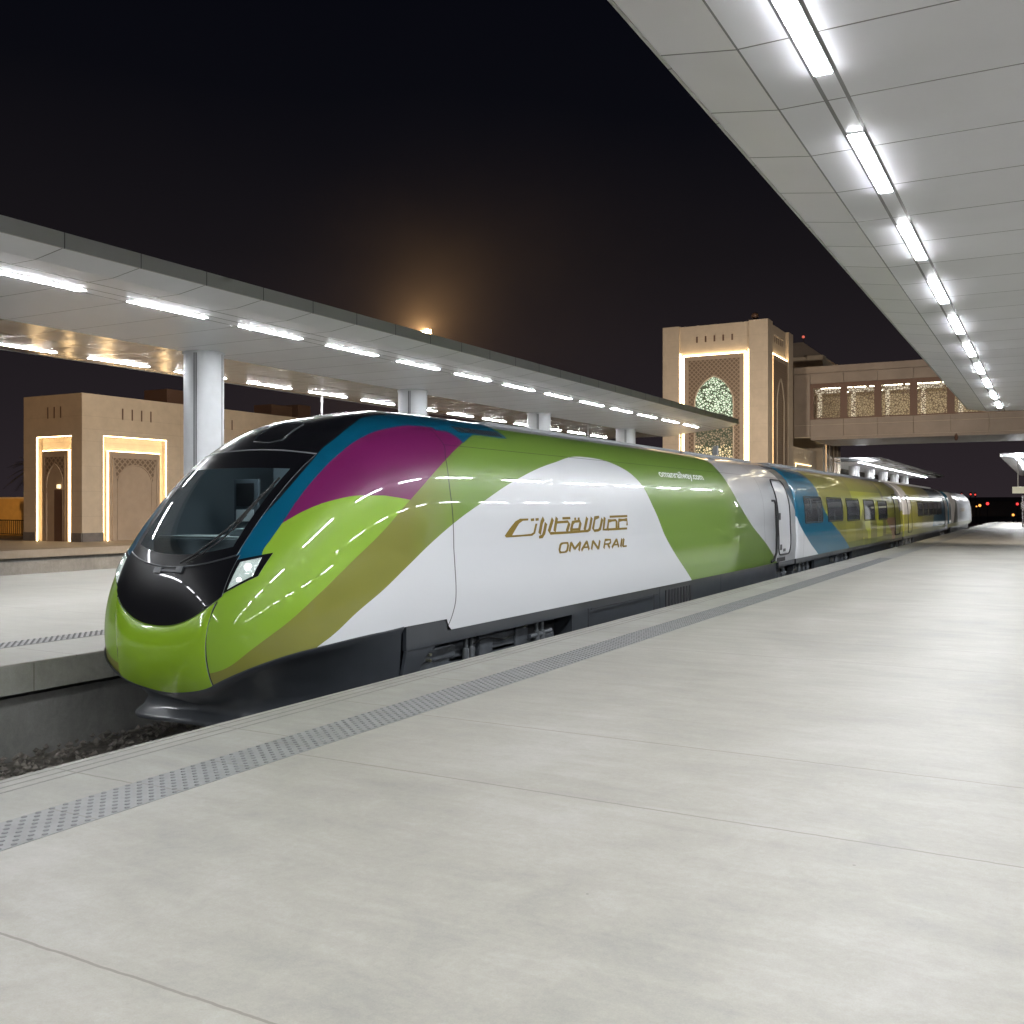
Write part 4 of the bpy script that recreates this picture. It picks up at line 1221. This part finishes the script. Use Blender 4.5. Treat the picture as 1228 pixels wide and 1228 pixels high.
class Face:
    """a wall plane: u along the wall, v up, d outwards"""
    def __init__(s, axis, const, outward):
        s.axis, s.c, s.o = axis, const, outward
    def p(s, u, v, d=0):
        return (s.c + s.o * d, u, v) if s.axis == 'x' else (u, s.c + s.o * d, v)
    def box(s, mb, u0, u1, v0, v1, d0, d1, mi=0):
        a, b = s.p(u0, v0, d0), s.p(u1, v1, d1)
        mb.box(min(a[0], b[0]), max(a[0], b[0]), min(a[1], b[1]), max(a[1], b[1]), min(a[2], b[2]), max(a[2], b[2]), mi)

def frame_boxes(F, mb, u0, u1, v0, v1, wu, wt, d0, d1, mi=0):
    """inverted U"""
    F.box(mb, u0, u0 + wu, v0, v1, d0, d1, mi); F.box(mb, u1 - wu, u1, v0, v1, d0, d1, mi)
    F.box(mb, u0 + wu, u1 - wu, v1 - wt, v1, d0, d1, mi)

def wall_with_hole(F, mb, u0, u1, v0, v1, h0, h1, hv, depth=.35):
    """wall slab, thickness depth, with an opening h0..h1 from the ground to hv"""
    F.box(mb, u0, h0, v0, v1, -depth, 0); F.box(mb, h1, u1, v0, v1, -depth, 0); F.box(mb, h0, h1, hv, v1, -depth, 0)

pav = thing('pavilion', 'low sandstone pavilion with light-framed niches left of the big column', 'building', (-44, 38, 0))
PT = 7.08
mb = MB()
FX = Face('x', -40.3, 1); FY = Face('y', 31.12, -1)
wall_with_hole(FX, mb, 31.12, 38.6, 0, PT, 32.32, 36.22, 5.12)
FX.box(mb, 38.6, 58, 0, PT, -.35, 0)
wall_with_hole(FY, mb, -44.62, -40.65, 0, PT, -43.66, -41.05, 5.08)
mb.box(-44.6, -40.66, 31.48, 57.9, 0, PT - .02)
mb.box(-44.62, -44.3, 31.48, 58, 0, PT)
mb.build('wall', M['stone'], pav)
mb = MB()
FX.box(mb, 31.12, 32.30, 0, .42, 0, .04); FX.box(mb, 36.24, 58, 0, .42, 0, .04)
FY.box(mb, -44.62, -43.68, 0, .42, 0, .04); FY.box(mb, -41.03, -40.3, 0, .42, 0, .04)
mb.build('plinth', M['plinth'], pav)
def pav_niche(F, u0, u1, vtop, inset, itop, cx, half, door=False):
    nb = MB()
    F.box(nb, u0 + inset, u1 - inset, 0, itop, -.30, -.06)
    nn = nb.build('niche_panel', M['niche'], pav)
    # warm strips along both edges of the recess
    lb = MB()
    frame_boxes(F, lb, u0 + .004, u1 - .004, 0, vtop - .004, .03, .03, -.06, -.03)
    frame_boxes(F, lb, u0 + inset - .055, u1 - inset + .055, 0, itop + .055, .03, .03, -.16, -.13)
    lb.build('light_strip', M['led_pav'], pav)
    # raised border, spandrel lattice and arch moulding
    ab = MB()
    ui0, ui1 = u0 + inset + .16, u1 - inset - .16
    frame_boxes(F, ab, ui0, ui1, 0, itop - .22, .07, .07, -.06, -.03)
    arc = arch_pts(cx, half, itop - 1.62, itop - .62)
    ab.tube([F.p(cx - half, 0.0, -.05)] + [F.p(x, z, -.05) for x, z in arc] + [F.p(cx + half, 0.0, -.05)], .035, 6)
    ab.build('arch_moulding', M['niche'], nn)
    sb = MB()
    top = itop - .30
    v = [F.p(x, z, -.045) for x, z in arc]; w_ = [F.p(min(max(x, ui0 + .08), ui1 - .08), top, -.045) for x, z in arc]
    w_[0] = F.p(ui0 + .08, top, -.045); w_[-1] = F.p(ui1 - .08, top, -.045)
    sb.grid([v, w_], 0, False)
    sb.build('spandrel', M['lattice'], nn)
    return nn
pav_niche(FX, 32.32, 36.22, 5.12, .40, 4.36, 34.25, 1.05)
nn = pav_niche(FY, -43.66, -41.05, 5.08, .36, 4.37, -42.33, .62)
mb = MB(); FY.box(mb, -42.35, -41.62, 0, 2.5, -.06, -.03); mb.build('door', M['bridge_dark'], nn)
mb = MB(); FY.box(mb, -42.05, -41.90, 2.56, 2.74, -.06, .06); mb.build('wall_lamp', emission('small_wall_lamp', (1, .75, .4), 1.5), nn)
mb = MB()
for k in range(4): FX.box(mb, 33.41 + k * .58, 33.49 + k * .58, 5.97, 6.52, 0, .006)
for k in range(2): FX.box(mb, 40.2 + k * .62, 40.28 + k * .62, 5.97, 6.52, 0, .006)
for k in range(3): FY.box(mb, -42.82 + k * .47, -42.74 + k * .47, 5.95, 6.5, 0, .006)
mb.build('slot', M['bridge_dark'], pav)
mb = MB(); FX.box(mb, 37.15, 37.16, 0, PT, 0, .004); FX.box(mb, 31.2, 58, 5.38, 5.39, 0, .004); mb.build('wall_joint', M['niche'], pav)
def roof_box(x0, x1, y0, y1, z1, label):
    o = thing('rooftop_unit', label, 'rooftop unit', ((x0 + x1) / 2, (y0 + y1) / 2, PT), 'rooftop units on the pavilion')
    m_ = MB(); m_.box(x0, x1, y0, y1, PT - .02, z1, 0, .02); m_.build('casing', M['bridge_dark'], o)
    m_ = MB()
    for k in range(5): m_.box(x1, x1 + .012, y0 + .1, y1 - .1, PT + .15 + k * (z1 - PT - .2) / 5, PT + .22 + k * (z1 - PT - .2) / 5)
    m_.build('grille', M['bridge_dark'], o)
roof_box(-44.4, -42.6, 38.3, 40.6, 8.15, 'dark box on the pavilion roof left of the big column')
roof_box(-44.4, -42.9, 46.9, 48.8, 8.1, 'long low box on the pavilion roof right of the big column')
roof_box(-44.4, -42.9, 49.4, 50.6, 8.3, 'slanting lit box on the pavilion roof beside the cab roof')

# garden wall, fence and palm at the far left
gw = thing('boundary_wall', 'orange-lit garden wall left of the pavilion', 'wall', (-53, 36.3, 0))
mb = MB(); mb.box(-64, -44.9, 36.0, 36.3, .0, 2.14); mb.build('wall', pbr('ochre_wall', (.5, .33, .13), .8, var=.1), gw)
mb = MB(); mb.box(-64, -44.9, 35.95, 36.35, 2.14, 2.22); mb.build('coping', M['stone'], gw)
fe = thing('railing', 'dark railing in front of the orange-lit garden wall', 'fence', (-53, 35.5, 0))
mb = MB()
for k in range(70): mb.cyl(-58 + k * .185, 35.3, .1, .9, .018, 6)
mb.build('bar', M['black'], fe)
mb = MB(); mb.box(-58.1, -44.95, 35.28, 35.32, .88, .93); mb.box(-58.1, -44.95, 35.28, 35.32, .1, .15); mb.build('rail', M['black'], fe)
gp = thing('gate_pillar', 'dark pillar with a cap at the left edge, beside the railing', 'pillar', (-50.2, 33.0, 0))
mb = MB(); mb.box(-51.9, -51.2, 33.0, 33.6, 0, 1.25, 0, .03); mb.build('shaft', M['plinth'], gp)
mb = MB(); mb.box(-52.0, -51.05, 32.9, 33.7, 1.25, 1.42, 0, .03); mb.build('cap', M['bridge_dark'], gp)
palm = thing('palm_tree', 'dim palm tree behind the orange-lit wall at the left edge', 'tree', (-57.5, 41, 0))
mb = MB(); mb.tube([(-57.5, 41, 0), (-57.4, 41, 1.5), (-57.35, 41.05, 3.1), (-57.3, 41.1, 4.2)], [.3, .24, .2, .22], 10); mb.build('trunk', pbr('palm_bark', (.12, .09, .06), .9, bump=.6, bscale=12), palm)
mb = MB(); rn = random.Random(11)
for k in range(30):
    a = k * 2.399; el = rn.uniform(-.3, 1.1); Ln = rn.uniform(1.7, 2.5)
    base = Vector((-57.3, 41.1, 4.2)); pts = []
    for q in range(9):
        u = q / 8; r_ = Ln * u
        pts.append(base + Vector((math.cos(a) * r_ * math.cos(el * .8), math.sin(a) * r_ * math.cos(el * .8), Ln * u * math.sin(el) - 1.0 * u * u)))
    for i in range(1, 8):
        t_ = (pts[i + 1] - pts[i - 1]).normalized(); sdv = t_.cross(Vector((0, 0, 1))).normalized()
        for s_ in (1, -1):
            for h2 in (0, .5):
                p = pts[i].lerp(pts[i + 1], h2); L2 = .55 * math.sin(math.pi * (i + h2 + .6) / 9.5)
                tip = p + sdv * s_ * L2 + t_ * L2 * .6 + Vector((0, 0, -.12 * L2))
                mb.add([p, p + t_ * .05, tip], [(0, 1, 2)])
    mb.tube(pts, [.03 - .003 * i for i in range(9)], 5)
mb.build('crown', pbr('palm_leaf', (.13, .13, .05), .6, var=.4), palm)

# ------------------------------------------------------------------ towers and the footbridge
def tower(label, x0, x1, y0, y1, zt, front=True):
    t = thing('gate_tower', label, 'tower', ((x0 + x1) / 2, (y0 + y1) / 2, 0), 'sandstone gate towers')
    FA = Face('y', y0, -1); FB = Face('x', x1, 1)
    dep = .40
    mb = MB()
    hA = (x0 + 1.2, x1 - 1.28); hB = (y0 + 1.25, y1 - 1.35)
    # front and side slabs: piers proud, the bay between them set back
    FA.box(mb, x0, hA[0], 0, zt, -.9, 0); FA.box(mb, hA[1], x1 - .9, 0, zt, -.9, 0)
    FB.box(mb, y0, hB[0], 0, zt, -.9, 0); FB.box(mb, hB[1], y1, 0, zt, -.9, 0)
    FA.box(mb, hA[0], hA[1], 0, zt - .03, -.9, -.22)
    FB.box(mb, hB[0], hB[1], 0, zt - .03, -.9, -.22)
    mb.box(x0, x1 - .905, y0 + .905, y1, 0, zt - .02)
    mb.build('wall', M['stone'], t)
    for F, (u0, u1), kk in ((FA, hA, 0), (FB, hB, 1)):
        if kk == 0 and not front: continue
        ins = .36 if kk == 0 else .40
        i0, i1, it = u0 + ins, u1 - (.35 if kk == 0 else .06), 12.05
        pb = MB()
        cx = (i0 + i1) / 2; half = 1.36 if kk == 0 else 1.0
        # panel with an arched opening: built as the ring between the arch and the panel edge
        zs_, za = (8.7, 10.62)
        arc = arch_pts(cx, half, zs_, za, 14)
        z_sill = 4.6 if kk == 0 else 0.3
        inner = [(cx - half, z_sill)] + arc + [(cx + half, z_sill)]
        n = len(inner)
        outer = []
        for k, (u, v) in enumerate(inner):
            if k == 0: outer.append((i0, z_sill))
            elif k == n - 1: outer.append((i1, z_sill))
            elif k == 1: outer.append((i0, zs_))
            elif k == n - 2: outer.append((i1, zs_))
            else:
                # shoot from the arch to the panel border
                w_ = (k - 1) / (n - 3)
                if w_ < .25: outer.append((i0, zs_ + (it - zs_) * w_ / .25))
                elif w_ > .75: outer.append((i1, zs_ + (it - zs_) * (1 - w_) / .25))
                else: outer.append((i0 + (i1 - i0) * (w_ - .25) / .5, it))
        pb.grid([[F.p(u, v, -.08) for u, v in inner], [F.p(u, v, -.08) for u, v in outer]], 0, False)
        pb.grid([[F.p(u, v, -.08) for u, v in inner], [F.p(u, v, -.21) for u, v in inner]], 1, False)
        pb.grid([[F.p(u, v, -.08) for u, v in outer], [F.p(u, v, -.21) for u, v in outer]], 1, False)
        if z_sill > 0: F.box(pb, i0, i1, 0, z_sill, -.21, -.08, 0)
        nn = pb.build('niche_panel', [M['lattice'], M['niche']], t)
        fb = MB()
        frame_boxes(F, fb, i0, i1, 0, it, .30 if kk == 0 else .12, .30, -.078, -.05)
        fb.build('panel_border', M['niche'], nn)
        ab = MB(); ab.tube([F.p(u, v, -.07) for u, v in inner], .06, 6); ab.build('arch_moulding', M['stone'], nn)
        # screen with light behind
        sb = MB()
        v0 = [F.p(u, v, -.13) for u, v in inner]
        bottom = [F.p(u, z_sill, -.13) for u, v in inner]
        sb.grid([v0, bottom], 0, False)
        sc_ = sb.build('arch_screen', M['screen_tower'] if kk == 0 else M['lattice'], nn, recalc=False)
        if kk == 0:
            gb = MB(); gb.grid([[F.p(u, max(v, 7.2), -.205) for u, v in inner], [F.p(u, 7.2, -.205) for u, v in inner]], 0, False)
            gb.build('lit_window', M['glow_green'], nn, recalc=False)
            gb = MB(); gb.add([F.p(cx - half, z_sill, -.205), F.p(cx + half, z_sill, -.205), F.p(cx + half, 5.9, -.205), F.p(cx - half, 5.9, -.205)], [(0, 1, 2, 3)])
            gb.build('lit_window', M['glow_gold'], nn, recalc=False)
        # light strips at the sides of the bay and round the panel
        lb = MB()
        F.box(lb, i0 - .12, i0 - .012, 0, it + .02, -.21, -.10); F.box(lb, i1 + .012, i1 + .12, 0, it + .02, -.21, -.10) if kk == 0 else None
        F.box(lb, i0 - .09, i1 + .09 if kk == 0 else i1, it + .02, it + .10, -.21, -.10)
        F.box(lb, u0 + .012, u0 + .045, 0, zt - 1.9, -.21, -.12) if kk == 0 else None
        F.box(lb, u1 - .05, u1 - .012, 0, zt - 1.9, -.21, -.12) if kk == 0 else None
        lb.build('light_strip', M['led'], t)
        sl = MB(); sl2 = MB()
        for k in range(5):
            u = cx + (k - 2) * (.62 if kk == 0 else .52)
            F.box(sl, u - .06, u + .06, 13.0, 13.42, -.22, -.205); F.box(sl2, u - .09, u + .09, 13.45, 13.52, -.22, -.14)
        sl.build('slot', M['bridge_dark'], t); sl2.build('slot_lintel', M['stone'], t)
    mb = MB(); FA.box(mb, x0, hA[0], 0, .5, 0, .05); mb.build('plinth', M['plinth'], t)
    return t
tower('tall sandstone gate tower with a green-lit arched screen and glowing bays', -23.97, -16.6, 65.7, 72.95, 14.2)
tower('second sandstone tower mostly hidden behind the footbridge', -23.9, -16.6, 83.6, 91.3, 14.2, front=False)
mb = MB()
mb.tube([(-17.7, 66.6, 14.2), (-17.7, 66.6, 14.5)], .06, 8)
bm = bmesh.new(); bmesh.ops.create_uvsphere(bm, u_segments=16, v_segments=10, radius=.24); bmesh.ops.translate(bm, vec=(-17.7, 66.6, 14.62), verts=bm.verts); mb.bm(bm, 0, True)
tag(mb.build('roof_finial', M['bridge_dark'], None), 'small round finial on the corner of the tall tower roof', 'finial')
lk = thing('link_building', 'pale sandstone link wall between the two towers, under the footbridge', 'building', (-19, 78, 0))
mb = MB(); mb.box(-24, -17.1, 73.0, 83.5, 0, 6.2); mb.build('wall', M['stone'], lk)
mb = MB(); mb.box(-17.1, -17.02, 75.5, 81.0, 0, 4.9); mb.build('light_bay', pbr('pale_bay', (.62, .52, .36), .7), lk)
mb = MB(); mb.box(-17.02, -16.98, 75.5, 75.62, 0, 4.9); mb.box(-17.02, -16.98, 75.5, 81, 4.9, 4.97); mb.build('light_strip', emission('link_led', (1, .75, .4), 3), lk)

br = thing('footbridge', 'enclosed footbridge with pierced lit screens crossing above the tracks', 'bridge', (-5, 77, 6.6))
BY0, BY1, BX0, BX1 = 73.0, 81.0, -16.55, 16.0
FBr = Face('y', BY0, -1)
NB = [-16.55, -15.4, -13.06, -10.75, -8.41, -6.05, -3.7, -1.35, 1.0, 3.35, 5.7, 8.05, 10.4, 12.75, 15.1]
def strip_panels(mb, v0, v1, d):
    for a, b in zip(NB[:-1], NB[1:]): FBr.box(mb, a + .012, b - .012, v0, v1, -.12, d)
mb = MB()
strip_panels(mb, 6.72, 7.55, 0); strip_panels(mb, 7.575, 7.95, -.01); strip_panels(mb, 10.55, 11.28, 0)
FBr.box(mb, BX0, -15.41, 7.95, 10.55, -.12, -.02)
mb.build('cladding', M['bridge_panel'], br)
mb = MB()
FBr.box(mb, BX0, BX1, 6.66, 7.95, -.20, -.125); FBr.box(mb, BX0, BX1, 10.5, 11.3, -.20, -.125); mb.box(BX0, BX1, BY1 - .2, BY1, 6.66, 11.3)
mb.build('inner_wall', M['bridge_in'], br)
mb = MB(); mb.box(BX0, BX1, BY0 - .10, BY1 + .1, 11.30, 11.78); mb.build('roof', M['bridge_panel'], br)
mb = MB(); mb.box(BX0 + 1.2, BX1, BY0 + .04, BY1 - .04, 6.48, 6.655, 0); mb.box(BX0 + 1.2, BX1, BY0 - .05, BY0 + .035, 6.60, 6.70, 0); mb.build('deck', M['bridge_panel'], br)
mb = MB(); mb.box(BX0, BX1, BY0 + .21, BY1 - .21, 10.42, 10.49); mb.build('ceiling', M['bridge_in'], br)
mb = MB()
mb.box(BX0 + 1.5, BX1 - 1, BY0 + 2.0, BY0 + 2.12, 10.37, 10.415); mb.box(BX0 + 1.5, BX1 - 1, BY0 + 5, BY0 + 5.12, 10.37, 10.415)
mb.build('ceiling_strip', M['corr_light'], br)
for a, b in zip(NB[1:-1], NB[2:]):
    f_ = MB()
    FBr.box(f_, a + .0, a + .24, 7.97, 10.54, -.15, -.03); FBr.box(f_, b - .24, b - .002, 7.97, 10.54, -.15, -.03)
    FBr.box(f_, a + .24, b - .24, 7.97, 8.06, -.15, -.03); FBr.box(f_, a + .24, b - .24, 10.24, 10.54, -.15, -.03)
    fo = f_.build('window', M['bridge_dark'], br)
    s_ = MB(); s_.add([FBr.p(a + .24, 8.06, -.09), FBr.p(b - .24, 8.06, -.09), FBr.p(b - .24, 10.24, -.09), FBr.p(a + .24, 10.24, -.09)], [(0, 1, 2, 3)])
    s_.build('screen', M['screen_bridge'], fo, recalc=False)
    c_ = MB(); c_.box(a + .42, a + .72, BY0 + .6, BY0 + .63, 7.9, 10.2); c_.build('wall_light', emission('wall_washer', (1.0, .88, .58), .32), fo)
    c_ = MB(); c_.box(a + .24, b - .24, BY0 + .55, BY0 + .58, 9.86, 10.16); c_.build('light_cove', emission('cove', (1.0, .9, .66), .32), fo)
mb = MB(); mb.tube([(-5.7, 72.9, 6.62), (-5.7, 72.9, 6.35)], [.05, .12], 8); mb.tube([(-5.7, 72.9, 6.35), (-5.7, 72.75, 6.2)], [.12, .10], 8); mb.build('bridge_camera', M['bridge_dark'], br)
# stair housing on the roof of the second tower with its red lamp
hs = thing('roof_housing', 'dark stair housing with a sloping side behind the footbridge roof', 'roof structure', (-19, 85, 14.2))
mb = MB(); mb.prism([(-22.4, 14.18), (-14.9 - 1.8, 14.18), (-18.4, 15.5), (-22.4, 15.5)], 84.5, 90); mb.build('wall', M['bridge_panel'], hs)
ol = thing('obstruction_light', 'tiny red lamp on a mast above the stair housing', 'light', (-18.7, 86, 15.5))
mb = MB(); mb.tube([(-18.7, 86, 15.5), (-18.7, 86, 16.1)], .03, 6); mb.build('mast', M['black'], ol)
RED = emission('red_lamp', (1, .05, .05), 1.6); AMB = emission('amber_lamp', (1, .38, .07), 2.0)
def ball(mb, x, y, z, r):
    bm = bmesh.new(); bmesh.ops.create_uvsphere(bm, u_segments=10, v_segments=8, radius=r); bmesh.ops.translate(bm, vec=(x, y, z), verts=bm.verts); mb.bm(bm, 0, True)
mb = MB(); ball(mb, -18.7, 86, 16.2, .12); mb.build('lamp', emission('dim_red', (1, .1, .06), .6), ol)

# ------------------------------------------------------------------ far signals, sign, floodlight
f_, VX_, VY_ = 1181.5, 1262., 607.
th_ = math.atan((VX_ - 614) / f_); sn, cs = math.sin(th_), math.cos(th_)
def spot(px, py, Y):
    u = (px - 614) / f_; D = Vector((-sn + cs * u, cs + sn * u, -(py - VY_) / f_)); t_ = Y / D.y
    return (D.x * t_, Y, 1.7 + D.z * t_)
def signal(px, py, Y, mat, r, label, name='signal_post', cat='signal'):
    x, y, z = spot(px, py, Y)
    o = thing(name, label, cat, (x, y, -1.4), 'distant lamps beyond the train')
    m_ = MB(); m_.cyl(x, y, -1.4, z + .2, .07, 8); m_.build('post', M['black'], o)
    m_ = MB(); m_.box(x - .25, x + .25, y + .05, y + .2, z - .5, z + .5, 0, .03); m_.build('backboard', M['black'], o)
    m_ = MB(); ball(m_, x, y, z, r * .75); m_.build('lamp', mat, o)
signal(1184.3, 604, 190, RED, .34, 'bright red lamp, lowest of the cluster right of the tail car')
signal(1220, 604.4, 190, RED, .30, 'red lamp near the right edge below the hanging sign')
signal(1215, 617.5, 170, AMB, .26, 'low orange lamp on a short post near the platform end')
signal(1175, 606.2, 185, AMB, .30, 'orange lamp between the tail car and the bright red lamp', 'street_lamp', 'lamp')
signal(1171, 607.3, 200, AMB, .18, 'smaller orange lamp close to the tail car', 'street_lamp', 'lamp')
signal(1164, 592.8, 260, emission('dim_red_far', (1, .08, .06), 1.2), .28, 'dim red lamp high above the tail car nose')
signal(1169.5, 593.2, 262, bpy.data.materials['dim_red_far'], .28, 'dim red lamp beside its twin above the tail car')
signal(1153, 592.5, 262, bpy.data.materials['dim_red_far'], .2, 'faint red lamp just above the tail car roof')
hsn = thing('hanging_sign', 'cream hanging sign on a pole at the right edge', 'sign', (-2.2, 86.5, 5.5))
mb = MB(); mb.cyl(-2.35, 86.5, 3.2, 5.52, .05, 8); mb.build('hanger', M['alu'], hsn)
mb = MB(); mb.box(-2.75, .6, 86.42, 86.58, 2.70, 3.22, 0, .02); mb.build('board', pbr('sign_board', (.75, .75, .62), .5, emit=(.9, .9, .7), estr=.25), hsn)
ps = thing('platform_post', 'thin dark post standing below the hanging sign', 'post', (-2.0, 92, 0))
mb = MB(); mb.cyl(-2.15, 92, 0, 2.6, .06, 8); mb.build('shaft', M['plinth'], ps)
mb = MB(); mb.box(-2.3, -2.0, 91.95, 92.05, 1.5, 2.0); mb.build('plate', M['plinth'], ps)
# long low shed on the horizon
x, y, z = spot(1085, 612, 330)
o = thing('distant_shed', 'long low dark shed on the horizon behind the tail car', 'building', (x, 330, -1.4))
m_ = MB(); m_.box(x - 70, x + 70, 330, 345, -1.4, 3.2); m_.build('wall', M['stone'], o)
m_ = MB(); m_.prism([(x - 71, 3.2), (x + 71, 3.2), (x + 66, 4.4), (x - 66, 4.4)], 329.5, 345.5); m_.build('roof', M['roofing'], o)

fx, fy, fz = spot(511, 398.5, 100)
fl = thing('floodlight_mast', 'glaring orange floodlight on a mast rising behind the opposite canopy', 'floodlight', (fx, fy, -1.4))
mb = MB(); mb.cyl(fx, fy + .3, -1.4, fz + .5, .22, 12, 0, .14); mb.build('mast', M['alu'], fl)
mb = MB(); mb.box(fx - .8, fx + .8, fy, fy + .3, fz - .35, fz + .35, 0, .05); mb.build('lamp_head', M['black'], fl)
mb = MB(); mb.box(fx - .4, fx + .4, fy - .03, fy - .002, fz - .2, fz + .2); mb.build('lamp', emission('sodium_lamp', (1.0, .62, .25), 120), fl)
li = bpy.data.lights.new('sodium', 'POINT'); li.energy = 8000; li.color = (1.0, .58, .25); li.shadow_soft_size = .3
lo = bpy.data.objects.new('glare', li); COL.objects.link(lo); lo.location = (fx, fy - .6, fz)
def smoke(name, loc, rad, dens, cl):
    bm = bmesh.new(); bmesh.ops.create_icosphere(bm, subdivisions=4, radius=1)
    bmesh.ops.scale(bm, vec=rad, verts=bm.verts); bmesh.ops.translate(bm, vec=loc, verts=bm.verts)
    m_ = MB(); m_.bm(bm, 0, True)
    tt = newmat(name + '_air'); nt = tt.nt
    nt.nodes.remove(tt.bsdf)
    pv = nt.nodes.new('ShaderNodeVolumePrincipled'); pv.inputs['Color'].default_value = col(cl); pv.inputs['Density'].default_value = dens
    dv = nt.nodes.new('ShaderNodeVectorMath'); dv.operation = 'SUBTRACT'; tt.link(tt.pos, dv.inputs[0]); dv.inputs[1].default_value = loc
    dd = nt.nodes.new('ShaderNodeVectorMath'); dd.operation = 'DIVIDE'; tt.link(dv.outputs[0], dd.inputs[0]); dd.inputs[1].default_value = rad
    ln = nt.nodes.new('ShaderNodeVectorMath'); ln.operation = 'LENGTH'; tt.link(dd.outputs[0], ln.inputs[0])
    k = tt.m('SUBTRACT', 1.0, ln.outputs['Value'], clamp=True)
    nz = tt.m('MULTIPLY', tt.m('SUBTRACT', tt.noise(tt.pos, .07, 4, .55), .18, clamp=True), 3.0)
    tt.link(tt.mul(tt.m('POWER', k, 1.5), nz, dens), pv.inputs['Density'])
    nt.links.new(pv.outputs[0], nt.nodes['Material Output'].inputs['Volume'])
    return tag(m_.build(name, tt.mat), kind='stuff')
smoke('smoke', (fx + 4, fy, fz + 1), (44, 22, 24), .0045, (.9, .85, .8))

# added warm floodlights, unseen from the camera, brightening buildings and rear coaches
def added_flood(loc, target, watts, colr, ang, label, blend=.6):
    o = thing('floodlight', label, 'floodlight', loc, 'added warm floodlights out of view')
    d = (Vector(target) - Vector(loc)).normalized()
    rot = d.to_track_quat('-Z', 'Y')
    m_ = MB()
    bm = bmesh.new(); bmesh.ops.create_cube(bm, size=1); bmesh.ops.scale(bm, vec=(.5, .32, .16), verts=bm.verts)
    bmesh.ops.bevel(bm, geom=bm.edges[:], offset=.03, segments=2, affect='EDGES')
    bmesh.ops.rotate(bm, cent=(0, 0, 0), matrix=rot.to_matrix(), verts=bm.verts); bmesh.ops.translate(bm, vec=Vector(loc) - d * .10, verts=bm.verts)
    m_.bm(bm); m_.build('housing', M['black'], o)
    m_ = MB(); b = Vector(loc) - d * .1; m_.tube([b, b + Vector((0, 0, -.45))], .03, 8); m_.build('bracket', M['black'], o)
    li = bpy.data.lights.new('added_flood', 'SPOT'); li.energy = watts; li.color = colr; li.spot_size = R(ang); li.spot_blend = blend; li.shadow_soft_size = .12
    lo = bpy.data.objects.new('lamp', li); COL.objects.link(lo); lo.parent = o; lo.location = d * .02
    lo.rotation_mode = 'QUATERNION'; lo.rotation_quaternion = rot
WARM = (1.0, .83, .66)
added_flood((-22.2, 30, 6.5), (-40.3, 35.5, 3.5), 6800, (1.0, .82, .63), 120, 'added unseen floodlight on the back edge of the canopy roof, turned to the pavilion')
added_flood((-43.5, 16, 6.5), (-43.2, 31.1, 3.0), 1300, (1.0, .62, .32), 110, 'added unseen floodlight turned to the narrow end of the pavilion')
added_flood((-52, 30.5, 1.0), (-55, 38, 2.6), 430, (1.0, .55, .16), 140, 'added unseen floodlight at the foot of the garden wall')
added_flood((-18.6, 50.6, 6.3), (-20.2, 65.7, 8.5), 3700, WARM, 130, 'added unseen floodlight on the slanted canopy end, turned to the tower')
added_flood((-2.6, 43.2, 6.25), (-16.6, 69, 10.5), 5200, WARM, 60, 'added unseen floodlight on the corner of the overhead canopy roof, turned to the tower side')
added_flood((1.0, 44.3, 6.1), (-4, 73, 9.0), 350, (1.0, .78, .64), 110, 'added unseen floodlight on the end of the overhead canopy roof, turned to the footbridge')

added_flood((6.5, 44.3, 6.3), (-6.2, 63, -.5), 9500, (1.0, .88, .74), 74, 'added unseen floodlight on the canopy roof corner, turned down to the rear coaches')  # added to brighten the coach sides and platform past the canopy end

# ------------------------------------------------------------------ sky, camera
wd = bpy.data.worlds.new('World'); scene.world = wd; wd.use_nodes = True
t = NT(wd.node_tree)
bg = wd.node_tree.nodes['Background']
tc = t.node('ShaderNodeTexCoord')
x, y, z = t.xyz(tc.outputs['Generated'])
el = t.m('ADD', t.m('MULTIPLY', z, 1.0), t.m('MULTIPLY', t.m('SUBTRACT', t.noise(tc.outputs['Generated'], 2.2, 4, .5), .5), .12))
cr = t.ramp(el, [(.0, (.0225, .0170, .0205)), (.11, (.0150, .0118, .0142)), (.24, (.0078, .0065, .0080)), (.38, (.0028, .0029, .0048)), (.6, (.0012, .0016, .0038))])
wd.node_tree.links.new(cr, bg.inputs['Color'])
bg.inputs['Strength'].default_value = 1.0

cam = bpy.data.cameras.new('camera'); co = bpy.data.objects.new('camera', cam); COL.objects.link(co)
co.location = (0, 0, 1.7); co.rotation_euler = (R(90), 0, th_)
cam.sensor_width = 36; cam.lens = f_ / 1228 * 36; cam.shift_y = -(614 - VY_) / 1228
cam.clip_start = .05; cam.clip_end = 4000
scene.camera = co
vs = scene.view_settings
vs.view_transform = 'Standard'; vs.look = 'None'; vs.exposure = .15; vs.gamma = 1; vs.use_curve_mapping = False
scene.render.engine = 'CYCLES'
cy = scene.cycles
cy.use_denoising = True
cy.max_bounces = 6; cy.diffuse_bounces = 3; cy.glossy_bounces = 4; cy.transmission_bounces = 4; cy.transparent_max_bounces = 12
cy.sample_clamp_indirect = 6.0; cy.caustics_reflective = False; cy.caustics_refractive = False
try: cy.use_light_tree = True
except Exception: pass
